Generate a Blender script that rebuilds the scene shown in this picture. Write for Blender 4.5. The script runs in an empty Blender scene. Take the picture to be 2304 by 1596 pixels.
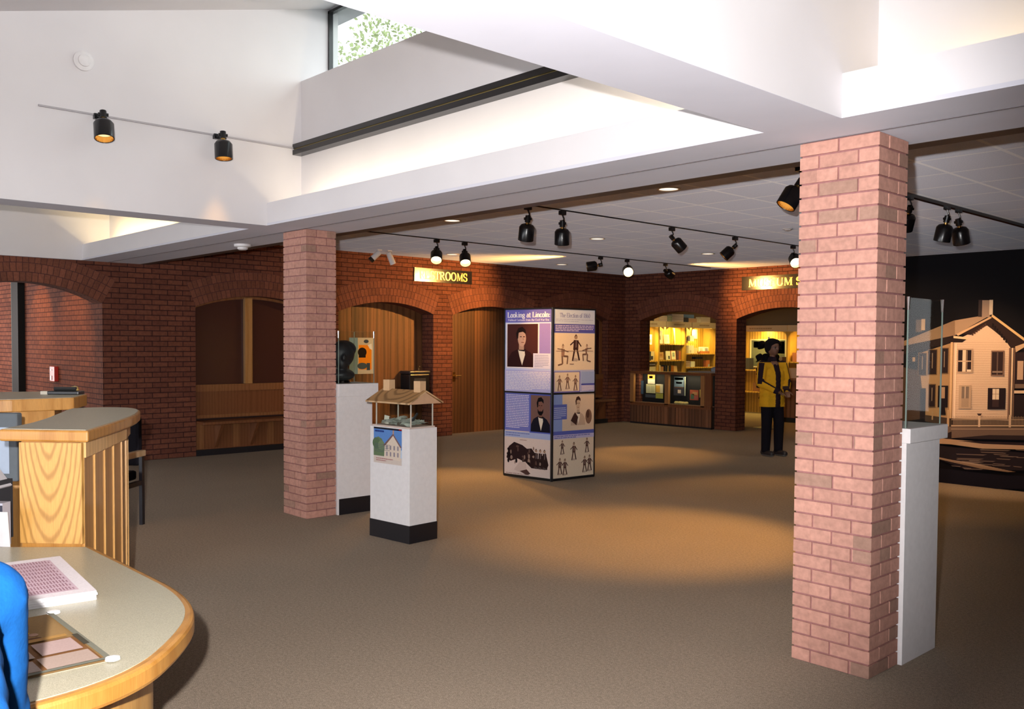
import bpy, bmesh, math, random
from mathutils import Vector, Matrix, Euler
random.seed(7)
PI = math.pi
sc = bpy.context.scene
COL = sc.collection

# ------------------------------------------------------------------ camera
cam_d = bpy.data.cameras.new('camera'); cam = bpy.data.objects.new('camera', cam_d); COL.objects.link(cam)
Fv = Vector((-0.72513478, 0.68771983, -0.03494261)); Rv = Vector((0.68793655, 0.72573413, 0.00729854)); Uv = Vector((-0.03037839, 0.01874587, 0.99936267))
M = Matrix((Rv, Uv, -Fv)).transposed().to_4x4(); M.translation = Vector((0, 0, 1.56342))
cam.matrix_world = M
cam_d.sensor_width = 36.0; cam_d.lens = 2040.694 / 2304 * 36.0
cam_d.shift_x = -41.0 / 2304; cam_d.shift_y = 46.5 / 2304
cam_d.clip_start = 0.05; cam_d.clip_end = 300
sc.camera = cam
sc.view_settings.view_transform = 'Standard'; sc.view_settings.look = 'None'
sc.view_settings.gamma = 1.0; sc.view_settings.use_curve_mapping = False
sc.view_settings.exposure = 0.0
sc.cycles.max_bounces = 7; sc.cycles.diffuse_bounces = 4; sc.cycles.transparent_max_bounces = 12
sc.cycles.sample_clamp_indirect = 4.0; sc.cycles.caustics_reflective = False; sc.cycles.caustics_refractive = False

# ------------------------------------------------------------------ world: overcast white sky
w = bpy.data.worlds.new('overcast_sky'); sc.world = w; w.use_nodes = True
bg = w.node_tree.nodes['Background']; bg.inputs[0].default_value = (0.93, 0.97, 1.0, 1); bg.inputs[1].default_value = 4.4

# ------------------------------------------------------------------ lights of the place, the camera flash and an added fill
def area(name, loc, target, sx, sy, energy, col, spread=PI):
    d = bpy.data.lights.new(name, 'AREA'); d.shape = 'RECTANGLE'; d.size = sx; d.size_y = sy; d.energy = energy; d.color = col; d.spread = spread
    o = bpy.data.objects.new(name, d); COL.objects.link(o); o.location = loc
    o.rotation_euler = (Vector(target) - Vector(loc)).to_track_quat('-Z', 'Y').to_euler(); return o
def spot(name, loc, target, energy, col, ang, blend, size=0.04):
    d = bpy.data.lights.new(name, 'SPOT'); d.energy = energy; d.color = col; d.spot_size = math.radians(ang); d.spot_blend = blend; d.shadow_soft_size = size
    o = bpy.data.objects.new(name, d); COL.objects.link(o); o.location = loc
    o.rotation_euler = (Vector(target) - Vector(loc)).to_track_quat('-Z', 'Y').to_euler(); return o
FLASH = Vector((0, 0, 1.56342)) + Rv * -0.10 + Uv * 0.12
spot('camera_flash', FLASH, FLASH + Fv * 5 + Uv * 0.40 + Rv * -0.95, 1230, (1.0, 0.965, 0.95), 88, 0.5, 0.018)
WARM = (1.0, 0.50, 0.125)
# sky portals at the clerestory windows of the roof monitors: they only guide the sky light through the glass
for nm, xm, wd in (('middle_monitor_portal', -4.757, 4.82), ('near_monitor_portal', 0.82, 5.5), ('far_monitor_portal', -9.72, 4.42)):
    o = area(nm, (xm, 4.345, 4.16), (xm, 3.0, 4.16), wd, 0.66, 1, (1, 1, 1)); o.data.cycles.is_portal = True
# daylight of the glazed entrance (out of the picture on the left)
area('entrance_daylight', (-17.2, 1.9, 1.6), (-14.5, 3.9, 1.3), 2.4, 2.2, 120, (1.0, 0.88, 0.84))
area('window_daylight_behind', (-5.0, -6.9, 1.25), (-5.0, 4.0, 2.6), 13.0, 1.6, 330, (0.93, 0.94, 1.0))  # unseen fill light added behind the camera to lift the ceiling and carpet

# ------------------------------------------------------------------ materials
def new_mat(name):
    m = bpy.data.materials.new(name); m.use_nodes = True
    return m, m.node_tree, m.node_tree.nodes['Principled BSDF']
def N(nt, t, **kw):
    n = nt.nodes.new(t)
    for k, v in kw.items(): setattr(n, k, v)
    return n
def setin(n, **kw):
    for k, v in kw.items(): n.inputs[k.replace('_', ' ')].default_value = v
def texco(nt, kind='UV', scale=(1, 1, 1), loc=(0, 0, 0), rot=(0, 0, 0)):
    t = N(nt, 'ShaderNodeTexCoord'); m = N(nt, 'ShaderNodeMapping')
    m.inputs['Scale'].default_value = scale; m.inputs['Location'].default_value = loc; m.inputs['Rotation'].default_value = rot
    nt.links.new(t.outputs[kind], m.inputs['Vector']); return m.outputs[0]
def noise(nt, vec, scale, detail=2, rough=0.5):
    n = N(nt, 'ShaderNodeTexNoise'); n.inputs['Scale'].default_value = scale; n.inputs['Detail'].default_value = detail; n.inputs['Roughness'].default_value = rough
    nt.links.new(vec, n.inputs['Vector']); return n
def ramp(nt, fac, stops):
    r = N(nt, 'ShaderNodeValToRGB'); e = r.color_ramp.elements
    while len(e) < len(stops): e.new(0.5)
    for i, (p, c) in enumerate(stops): e[i].position = p; e[i].color = (*c, 1)
    nt.links.new(fac, r.inputs[0]); return r.outputs[0]
def mixc(nt, a, b, fac, mode='MULTIPLY'):
    m = N(nt, 'ShaderNodeMix', data_type='RGBA', blend_type=mode)
    if isinstance(fac, (int, float)): m.inputs[0].default_value = fac
    else: nt.links.new(fac, m.inputs[0])
    for v, i in ((a, 6), (b, 7)):
        if isinstance(v, tuple): m.inputs[i].default_value = (*v, 1)
        else: nt.links.new(v, m.inputs[i])
    return m.outputs[2]
def bump(nt, b, h, dist, strength=1.0):
    n = N(nt, 'ShaderNodeBump'); n.inputs['Distance'].default_value = dist; n.inputs['Strength'].default_value = strength
    nt.links.new(h, n.inputs['Height']); nt.links.new(n.outputs[0], b.inputs['Normal'])
def plain(name, col, rough=0.6, metal=0.0, spec=0.5, nz=0.0, nscale=8, bmp=0.0):
    m, nt, b = new_mat(name); b.inputs['Base Color'].default_value = (*col, 1)
    b.inputs['Roughness'].default_value = rough; b.inputs['Metallic'].default_value = metal; b.inputs['Specular IOR Level'].default_value = spec
    v = texco(nt, 'Object'); n = noise(nt, v, nscale, 4)
    if nz: nt.links.new(mixc(nt, col, ramp(nt, n.outputs[0], [(0.3, (1 - nz,) * 3), (0.7, (1, 1, 1))]), 1.0), b.inputs['Base Color'])
    if bmp: bump(nt, b, n.outputs[0], bmp)
    return m
def attr_mat(name, rough=0.6, metal=0.0, spec=0.5, nz=0.15, nscale=30, bmp=0.0, coat=0.0):
    m, nt, b = new_mat(name)
    a = N(nt, 'ShaderNodeAttribute', attribute_name='Col')
    v = texco(nt, 'Object'); n = noise(nt, v, nscale, 3)
    nt.links.new(mixc(nt, a.outputs[0], ramp(nt, n.outputs[0], [(0.3, (1 - nz,) * 3), (0.7, (1, 1, 1))]), 1.0), b.inputs['Base Color'])
    b.inputs['Roughness'].default_value = rough; b.inputs['Metallic'].default_value = metal; b.inputs['Specular IOR Level'].default_value = spec
    b.inputs['Coat Weight'].default_value = coat
    if bmp: bump(nt, b, n.outputs[0], bmp)
    return m
PAINT = plain('white_wall_paint', (0.71, 0.685, 0.70), 0.75, nz=0.04, nscale=2.5, bmp=0.0006)
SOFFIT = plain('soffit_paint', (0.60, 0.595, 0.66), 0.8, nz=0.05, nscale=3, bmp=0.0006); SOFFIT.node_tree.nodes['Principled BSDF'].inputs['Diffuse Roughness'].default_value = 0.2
C = attr_mat('coloured_matte', 0.75, spec=0.3, nz=0.06)
CG = attr_mat('coloured_gloss', 0.28, nz=0.04)
CM = attr_mat('coloured_metal', 0.25, metal=1.0, nz=0.05)
CLOTH = attr_mat('woven_cloth', 0.95, spec=0.1, nz=0.12, nscale=160, bmp=0.0006)
SKIN = attr_mat('skin', 0.5, nz=0.1, nscale=20)
PRINT = attr_mat('printed_sheet', 0.6, spec=0.08, nz=0.10, nscale=160)
BRICKU = attr_mat('fired_brick', 0.85, spec=0.2, nz=0.22, nscale=38, bmp=0.0015)
BLACK = plain('black_enamel', (0.007, 0.0065, 0.008), 0.26)
PLINTH = plain('black_plinth', (0.010, 0.009, 0.012), 0.45)
LAMIN = None
def brick_mat(name, c1, c2, mortar, offs=(0, 0, 0)):
    m, nt, b = new_mat(name)
    v = texco(nt, 'UV', loc=offs)
    t = N(nt, 'ShaderNodeTexBrick'); nt.links.new(v, t.inputs['Vector'])
    for k, x in (('Color1', c1), ('Color2', c2), ('Mortar', mortar)): t.inputs[k].default_value = (*x, 1)
    t.inputs['Scale'].default_value = 1.0; t.inputs['Mortar Size'].default_value = 0.0055; t.inputs['Mortar Smooth'].default_value = 0.15
    t.inputs['Brick Width'].default_value = 0.2032; t.inputs['Row Height'].default_value = 0.0677; t.inputs['Bias'].default_value = -0.1
    n = noise(nt, texco(nt, 'UV'), 22, 4, 0.65); n2 = noise(nt, texco(nt, 'UV'), 1.3, 2)
    c = mixc(nt, t.outputs[0], ramp(nt, n.outputs[0], [(0.25, (0.62,) * 3), (0.75, (1.1, 1.05, 1.0))]), 1.0)
    c = mixc(nt, c, ramp(nt, n2.outputs[0], [(0.3, (0.82,) * 3), (0.7, (1.0,) * 3)]), 1.0)
    nt.links.new(c, b.inputs['Base Color']); b.inputs['Roughness'].default_value = 0.9; b.inputs['Specular IOR Level'].default_value = 0.15
    inv = N(nt, 'ShaderNodeMath', operation='SUBTRACT'); inv.inputs[0].default_value = 1.0; nt.links.new(t.outputs[1], inv.inputs[1])
    bump(nt, b, inv.outputs[0], 0.008)
    return m
BRICK = brick_mat('brick_wall', (0.225, 0.082, 0.050), (0.160, 0.057, 0.038), (0.055, 0.023, 0.022))
def tile_mat():
    m, nt, b = new_mat('ceiling_tile')
    v = texco(nt, "UV", loc=(3.0, -6.83, 0))
    t = N(nt, 'ShaderNodeTexBrick', offset=0.0, squash=1.0); nt.links.new(v, t.inputs['Vector'])
    for k, x in (('Color1', (0.755, 0.77, 0.86)), ('Color2', (0.73, 0.745, 0.83)), ('Mortar', (0.95, 0.94, 0.96))): t.inputs[k].default_value = (*x, 1)
    t.inputs['Scale'].default_value = 1.0; t.inputs['Mortar Size'].default_value = 0.017; t.inputs['Mortar Smooth'].default_value = 0.1
    t.inputs['Brick Width'].default_value = 0.61; t.inputs['Row Height'].default_value = 0.61
    n = noise(nt, v, 90, 3, 0.7)
    c = mixc(nt, t.outputs[0], ramp(nt, n.outputs[0], [(0.35, (0.86,) * 3), (0.65, (1,) * 3)]), 1.0)
    nt.links.new(c, b.inputs['Base Color']); b.inputs['Roughness'].default_value = 0.9; b.inputs['Specular IOR Level'].default_value = 0.2; b.inputs['Diffuse Roughness'].default_value = 1.0
    bump(nt, b, n.outputs[0], 0.001)
    return m
TILE = tile_mat()
def carpet_mat():
    m, nt, b = new_mat('carpet')
    v = texco(nt, 'Object')
    n = noise(nt, v, 260, 2, 0.8); n3 = noise(nt, v, 60, 3, 0.7); n2 = noise(nt, v, 0.7, 3)
    c = ramp(nt, n.outputs[0], [(0.30, (0.130, 0.104, 0.080)), (0.5, (0.30, 0.237, 0.180)), (0.70, (0.48, 0.39, 0.30))])
    c = mixc(nt, c, ramp(nt, n3.outputs[0], [(0.3, (0.72,) * 3), (0.7, (1.1,) * 3)]), 1.0)
    c = mixc(nt, c, ramp(nt, n2.outputs[0], [(0.3, (0.9,) * 3), (0.7, (1.0,) * 3)]), 1.0)
    nt.links.new(c, b.inputs['Base Color']); b.inputs['Roughness'].default_value = 1.0; b.inputs['Specular IOR Level'].default_value = 0.05; b.inputs['Diffuse Roughness'].default_value = 0.45
    bump(nt, b, n.outputs[0], 0.004)
    return m
CARPET = carpet_mat()
def wood_mat(name, rough=0.4, rings=(1.4, 1.4, 0.16), dist=5.0, lo=0.86, coat=0.15, wscale=5.0, loc=(0, 0, 0), rd='Z'):
    m, nt, b = new_mat(name)
    a = N(nt, 'ShaderNodeAttribute', attribute_name='Col')
    v = texco(nt, 'Object', scale=rings, loc=loc)
    wv = N(nt, 'ShaderNodeTexWave', wave_type='RINGS', rings_direction=rd); nt.links.new(v, wv.inputs['Vector'])
    setin(wv, Scale=wscale, Distortion=dist, Detail=3.0); wv.inputs['Detail Scale'].default_value = 1.2
    f = noise(nt, texco(nt, 'Object', scale=(60, 60, 3)), 6, 3, 0.6)
    c = mixc(nt, a.outputs[0], ramp(nt, wv.outputs[0], [(0.0, (lo, lo * 0.92, lo * 0.8)), (0.45, (1, 1, 1)), (1.0, (1.04, 1.02, 1.0))]), 1.0)
    c = mixc(nt, c, ramp(nt, f.outputs[0], [(0.3, (0.8, 0.78, 0.74)), (0.6, (1, 1, 1))]), 1.0)
    nt.links.new(c, b.inputs['Base Color']); b.inputs['Roughness'].default_value = rough; b.inputs['Coat Weight'].default_value = coat
    return m
OAK = wood_mat('oak_wood')
OAKP = wood_mat('oak_panel_wood', rings=(7.0, 7.0, 1.5), dist=2.2, lo=0.66, wscale=2.6, loc=(-.514 * 7.0, .267 * 7.0, -1.34 * 1.5), rd='SPHERICAL')
PLANK = wood_mat('plank_wood', 0.6, dist=3.0, lo=0.55, coat=0.0, wscale=3.0)
def laminate():
    m, nt, b = new_mat('speckled_laminate'); v = texco(nt, 'Object')
    n = noise(nt, v, 420, 2, 0.8)
    nt.links.new(ramp(nt, n.outputs[0], [(0.3, (0.26, 0.235, 0.165)), (0.55, (0.43, 0.395, 0.29)), (0.75, (0.56, 0.52, 0.40))]), b.inputs['Base Color'])
    b.inputs['Roughness'].default_value = 0.33; return m
LAMIN = laminate()
def glass_mat(name='clear_glass', tint=(0.93, 0.97, 0.95), refl=0.07):
    m, nt, b = new_mat(name); nt.nodes.remove(b)
    t = N(nt, 'ShaderNodeBsdfTransparent'); t.inputs[0].default_value = (*tint, 1)
    g = N(nt, 'ShaderNodeBsdfGlossy'); g.inputs['Roughness'].default_value = 0.02
    fr = N(nt, 'ShaderNodeLayerWeight'); fr.inputs[0].default_value = 0.5; pw = N(nt, 'ShaderNodeMath', operation='POWER'); pw.inputs[1].default_value = 4.0
    mx = N(nt, 'ShaderNodeMixShader'); ad = N(nt, 'ShaderNodeMath', operation='MULTIPLY_ADD'); ad.inputs[1].default_value = 0.14; ad.inputs[2].default_value = refl * 0.15
    nt.links.new(fr.outputs[1], pw.inputs[0]); nt.links.new(pw.outputs[0], ad.inputs[0]); nt.links.new(ad.outputs[0], mx.inputs[0])
    nt.links.new(t.outputs[0], mx.inputs[1]); nt.links.new(g.outputs[0], mx.inputs[2])
    nt.links.new(mx.outputs[0], nt.nodes['Material Output'].inputs[0]); return m
GLASS = glass_mat()
GEDGE = plain('glass_edge', (0.20, 0.26, 0.23), 0.2)
def emit(name, col, s):
    m, nt, b = new_mat(name); b.inputs['Base Color'].default_value = (0, 0, 0, 1)
    b.inputs['Emission Color'].default_value = (*col, 1); b.inputs['Emission Strength'].default_value = s; return m
E_LAMP = emit('lamp_glow', (1.0, 0.72, 0.36), 14)
E_DIM = emit('lamp_glow_dim', (1.0, 0.66, 0.30), 1.6)
E_DOWN = emit('downlight_glow', (1.0, 0.80, 0.62), 1.6)
E_TUBE = emit('cove_tube_glow', (1.0, 0.72, 0.34), 5.0)
E_SHOP = emit('shelf_light_glow', (1.0, 0.80, 0.32), 6.0)

# ------------------------------------------------------------------ mesh builder
class MB:
    def __init__(s): s.v = []; s.f = []; s.uv = []; s.c = []; s.m = []
    def poly(s, pts, col=(0.5, 0.5, 0.5), uv=None, m=0):
        b = len(s.v); P = [Vector(p) for p in pts]; s.v += [tuple(p) for p in P]; s.f.append(tuple(range(b, b + len(P))))
        if uv is None:
            n = Vector((0, 0, 0))
            for i in range(len(P)): n += (P[i] - P[0]).cross(P[(i + 1) % len(P)] - P[0])
            a = [abs(x) for x in n]; k = a.index(max(a))
            uv = [((p.y, p.z) if k == 0 else (p.x, p.z) if k == 1 else (p.x, p.y)) for p in P]
        s.uv += list(uv); s.c += [col] * len(P); s.m.append(m)
    def box(s, x0, x1, y0, y1, z0, z1, col=(0.5, 0.5, 0.5), m=0, T=None, skip=''):
        p = [Vector((x, y, z)) for z in (z0, z1) for y in (y0, y1) for x in (x0, x1)]
        if T: p = [T @ q for q in p]
        for k, q in (('b', (0, 2, 3, 1)), ('t', (4, 5, 7, 6)), ('f', (0, 1, 5, 4)), ('k', (2, 6, 7, 3)), ('l', (0, 4, 6, 2)), ('r', (1, 3, 7, 5))):
            if k not in skip: s.poly([p[i] for i in q], col, m=m)
    def prism(s, pts, z0, z1, col=(0.5, 0.5, 0.5), m=0, T=None, top=None):
        n = len(pts)
        a = sum(pts[i][0] * pts[(i + 1) % n][1] - pts[(i + 1) % n][0] * pts[i][1] for i in range(n))
        if a < 0: pts = list(reversed(pts))
        lo = [Vector((x, y, z0)) for x, y in pts]; hi = [Vector((x, y, z1)) for x, y in pts]
        if T: lo = [T @ q for q in lo]; hi = [T @ q for q in hi]
        s.poly(list(reversed(lo)), col, m=m); s.poly(hi, col, m=m if top is None else top); u = 0
        for i in range(n):
            j = (i + 1) % n; L = (hi[j] - hi[i]).length
            s.poly([lo[i], lo[j], hi[j], hi[i]], col, uv=[(u, z0), (u + L, z0), (u + L, z1), (u, z1)], m=m); u += L
    def tube(s, a, b, r0, r1=None, n=12, col=(0.5, 0.5, 0.5), m=0, caps=True):
        a = Vector(a); b = Vector(b); r1 = r0 if r1 is None else r1
        q = (b - a).to_track_quat('Z', 'Y').to_matrix()
        A = [a + q @ Vector((math.cos(2 * PI * i / n) * r0, math.sin(2 * PI * i / n) * r0, 0)) for i in range(n)]
        B = [b + q @ Vector((math.cos(2 * PI * i / n) * r1, math.sin(2 * PI * i / n) * r1, 0)) for i in range(n)]
        for i in range(n):
            j = (i + 1) % n; s.poly([A[i], A[j], B[j], B[i]], col, m=m)
        if caps: s.poly(list(reversed(A)), col, m=m); s.poly(B, col, m=m)
    def lathe(s, prof, o, ax=(0, 0, 1), n=20, col=(0.5, 0.5, 0.5), m=0):
        o = Vector(o); q = Vector(ax).to_track_quat('Z', 'Y').to_matrix(); R = []
        for r, z in prof: R.append([o + q @ Vector((math.cos(2 * PI * i / n) * r, math.sin(2 * PI * i / n) * r, z)) for i in range(n)])
        for k in range(len(R) - 1):
            for i in range(n):
                j = (i + 1) % n; s.poly([R[k][i], R[k][j], R[k + 1][j], R[k + 1][i]], col, m=m)
    def build(s, name, mats, parent=None, loc=None, smooth=False, bevel=0, weld=False):
        me = bpy.data.meshes.new(name)
        off = wloc(parent) if parent is not None else Vector((0, 0, 0))
        if loc is not None: off = off + Vector(loc)
        me.from_pydata([tuple(Vector(v) - off) for v in s.v], [], s.f)
        ul = me.uv_layers.new(name='UVMap')
        for i, u in enumerate(s.uv): ul.data[i].uv = u
        ca = me.color_attributes.new('Col', 'FLOAT_COLOR', 'CORNER')
        for i, c in enumerate(s.c): ca.data[i].color = (c[0], c[1], c[2], 1)
        if not isinstance(mats, (list, tuple)): mats = [mats]
        for x in mats: me.materials.append(x)
        for i, k in enumerate(s.m): me.polygons[i].material_index = k
        if weld or smooth or bevel:
            bm = bmesh.new(); bm.from_mesh(me); bmesh.ops.remove_doubles(bm, verts=bm.verts, dist=1e-5)
            bm.to_mesh(me); bm.free()
        if smooth:
            for p in me.polygons: p.use_smooth = True
        o = bpy.data.objects.new(name, me); COL.objects.link(o)
        if parent is not None: o.parent = parent
        if loc is not None: o.location = loc
        if smooth:
            md = o.modifiers.new('e', 'EDGE_SPLIT'); md.split_angle = math.radians(40)
        if bevel:
            md = o.modifiers.new('b', 'BEVEL'); md.width = bevel; md.segments = 2; md.limit_method = 'ANGLE'
        return o
def wloc(o):
    v = Vector((0, 0, 0))
    while o is not None: v += o.location; o = o.parent
    return v
def tag(o, label=None, cat=None, group=None, kind=None):
    if label: o['label'] = label
    if cat: o['category'] = cat
    if group: o['group'] = group
    if kind: o['kind'] = kind
    return o
def thing(name, label, cat, loc=(0, 0, 0), group=None):
    o = bpy.data.objects.new(name, None); o.empty_display_size = 0.1; COL.objects.link(o); o.location = loc
    return tag(o, label, cat, group)
def struct(name, mb, mats, label=None, cat=None, parent=None, **k):
    o = mb.build(name, mats, parent, **k)
    if parent is None: tag(o, label, cat, kind='structure')
    return o
def clone(root, loc, label=None):
    r = root.copy(); COL.objects.link(r); r.location = loc
    if label: r['label'] = label
    for ch in list(root.children):
        c = ch.copy(); COL.objects.link(c); c.parent = r
        for g in ch.children:
            d = g.copy(); COL.objects.link(d); d.parent = c
    return r
WHITE = (0.80, 0.78, 0.79)
def jit(c, a=0.1):
    k = 1 + random.uniform(-a, a); return (c[0] * k, c[1] * k, c[2] * k)

# ------------------------------------------------------------------ flat pictures (posters, mural, prints)
class Pic:
    """printed picture: local x to the right, y up, drawn on a plane with origin O and unit axes U, V; N points out of the sheet"""
    def __init__(s, O, U, V, Nn, W, H): s.O = Vector(O); s.U = Vector(U).normalized(); s.V = Vector(V).normalized(); s.N = Vector(Nn).normalized(); s.W = W; s.H = H; s.mb = MB(); s.l = 0
    def P(s, x, y): return s.O + s.U * (x * s.W) + s.V * (y * s.H) + s.N * (s.l * 0.00022)
    def poly(s, pts, col, up=True):
        s.l += 1 if up else (0 if up is None else .3)
        P = [s.P(x, y) for x, y in pts]
        n = Vector((0, 0, 0))
        for i in range(len(P)): n += (P[i] - P[0]).cross(P[(i + 1) % len(P)] - P[0])
        if n.dot(s.N) < 0: P.reverse()
        s.mb.poly(P, col)
    def rect(s, x0, y0, x1, y1, col, up=True): s.poly([(x0, y0), (x1, y0), (x1, y1), (x0, y1)], col, up)
    def ell(s, cx, cy, rx, ry, col, n=18, up=True, rot=0):
        c, q = math.cos(rot), math.sin(rot)
        s.poly([(cx + rx * math.cos(t) * c - ry * math.sin(t) * q, cy + (rx * math.cos(t) * q + ry * math.sin(t) * c)) for t in [2 * PI * i / n for i in range(n)]], col, up)
    def line(s, x0, y0, x1, y1, wd, col, up=False):
        dx, dy = (x1 - x0) * s.W, (y1 - y0) * s.H; L = math.hypot(dx, dy) or 1; nx, ny = -dy / L * wd / 2 / s.W, dx / L * wd / 2 / s.H
        s.poly([(x0 - nx, y0 - ny), (x1 - nx, y1 - ny), (x1 + nx, y1 + ny), (x0 + nx, y0 + ny)], col, up)
    def text_rows(s, x0, y0, x1, y1, n, col, fill=0.55, seed=1):
        r = random.Random(seed); s.l += 1; rh = (y1 - y0) / n
        for i in range(n):
            y = y1 - (i + 0.5) * rh; x = x0; end = x1 if i < n - 1 else x0 + (x1 - x0) * 0.6
            while x < end - 0.01:
                wd = min(r.uniform(0.03, 0.10) * (x1 - x0) * 1.2, end - x); s.rect(x, y - rh * fill / 2, x + wd, y + rh * fill / 2, col, None); x += wd + 0.012 * (x1 - x0)
    def build(s, name, parent=None, mat=None, loc=None): return s.mb.build(name, mat or PRINT, parent, loc=loc)

GL = {  # serif capitals and letters from strokes: v thick upright, t thin upright, h thin level, d slanted, a arc
 'R': (0.78, [('v', .14), ('a', .30, .74, .26, .23, -90, 90), ('h', .14, .34, .97), ('h', .14, .34, .51), ('d', .36, .5, .66, .03, .13), ('f', .58, .80, .03)]),
 'E': (0.70, [('v', .14), ('h', .14, .60, .97), ('h', .14, .48, .51), ('h', .14, .62, .03), ('t', .60, .78, 1), ('t', .62, 0, .24), ('t', .48, .40, .62)]),
 'S': (0.64, [('a', .32, .74, .22, .24, 20, 270), ('a', .32, .26, .24, .24, -150, 90), ('t', .55, .68, .98), ('t', .08, .02, .32)]),
 'T': (0.76, [('v', .38), ('h', .04, .72, .96), ('t', .06, .72, .98), ('t', .70, .72, .98)]),
 'O': (0.84, [('a', .42, .5, .33, .49, 0, 360)]),
 'M': (1.02, [('t', .16, 0, 1, 1), ('d', .20, .97, .50, .06, .15), ('d', .50, .06, .80, .97, .07), ('v', .84)]),
 'U': (0.86, [('w', .18, .30), ('t2', .70, .30), ('a', .44, .32, .26, .30, 180, 360)]),
 'H': (0.90, [('v', .18), ('v', .70), ('h', .18, .70, .5)]),
 'P': (0.72, [('v', .14), ('a', .30, .72, .26, .25, -90, 90), ('h', .14, .34, .97), ('h', .14, .34, .47)]),
 'L': (0.68, [('v', .14), ('h', .14, .60, .03), ('t', .60, 0, .26)]),
 'C': (0.74, [('a', .40, .5, .31, .49, 45, 315), ('t', .64, .68, .98)]),
 'o': (0.56, [('a', .28, .32, .21, .31, 0, 360)]),
 'k': (0.62, [('v1', .12, 1.0), ('d', .16, .26, .46, .62, .06), ('d', .26, .38, .52, .03, .12), ('f', .40, .62, .03)]),
 'i': (0.30, [('v1', .14, .64), ('dot', .14, .86)]),
 'n': (0.62, [('v1', .12, .64), ('a', .32, .42, .16, .20, 0, 150), ('w0', .48, .44)]),
 'g': (0.58, [('a', .26, .40, .18, .22, 0, 360), ('a', .28, -.08, .20, .16, 0, 360), ('h', .40, .56, .60)]),
 'a': (0.54, [('a', .24, .20, .17, .19, 0, 360), ('w0', .42, .46), ('a', .26, .46, .17, .16, 0, 150)]),
 't': (0.40, [('v1', .18, .84), ('h', .04, .36, .62), ('a', .26, .12, .10, .11, 200, 340)]),
 'c': (0.50, [('a', .27, .32, .20, .31, 50, 320)]),
 'l': (0.30, [('v1', .14, 1.0)]),
 ':': (0.30, [('dot', .14, .50), ('dot', .14, .10)]),
 'h': (0.62, [('v1', .12, 1.0), ('a', .32, .42, .16, .20, 0, 150), ('w0', .48, .44)]),
 'e': (0.52, [('a', .27, .32, .20, .31, 0, 310), ('h', .08, .46, .34)]),
 'f': (0.38, [('v1', .14, .84), ('h', .02, .34, .62), ('a', .26, .82, .12, .16, 20, 180)]),
 '1': (0.46, [('v', .22), ('d', .08, .82, .22, .97, .06)]),
 '8': (0.60, [('a', .30, .74, .19, .24, 0, 360), ('a', .30, .26, .22, .25, 0, 360)]),
 '6': (0.60, [('a', .30, .28, .21, .27, 0, 360), ('a', .40, .50, .31, .48, 95, 200)]),
 '0': (0.60, [('a', .30, .5, .21, .49, 0, 360)]),
 's': (0.46, [('a', .23, .48, .15, .15, 20, 270), ('a', .23, .17, .16, .16, -150, 90)]),
 'r': (0.44, [('v1', .12, .64), ('a', .32, .44, .14, .18, 30, 150)]),
 'm': (0.92, [('v1', .12, .64), ('a', .30, .42, .15, .20, 0, 150), ('w0', .46, .44), ('a', .62, .42, .15, .20, 0, 150), ('w0', .78, .44)]),
 'W': (1.1, [('d', .08, .97, .34, .03, .14), ('d', .34, .03, .56, .97, .06), ('d', .54, .97, .78, .03, .14), ('d', .78, .03, 1.0, .97, .06)]),
 'v': (0.56, [('d', .06, .62, .28, .02, .12), ('d', .28, .02, .5, .62, .06)]),
}
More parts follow.
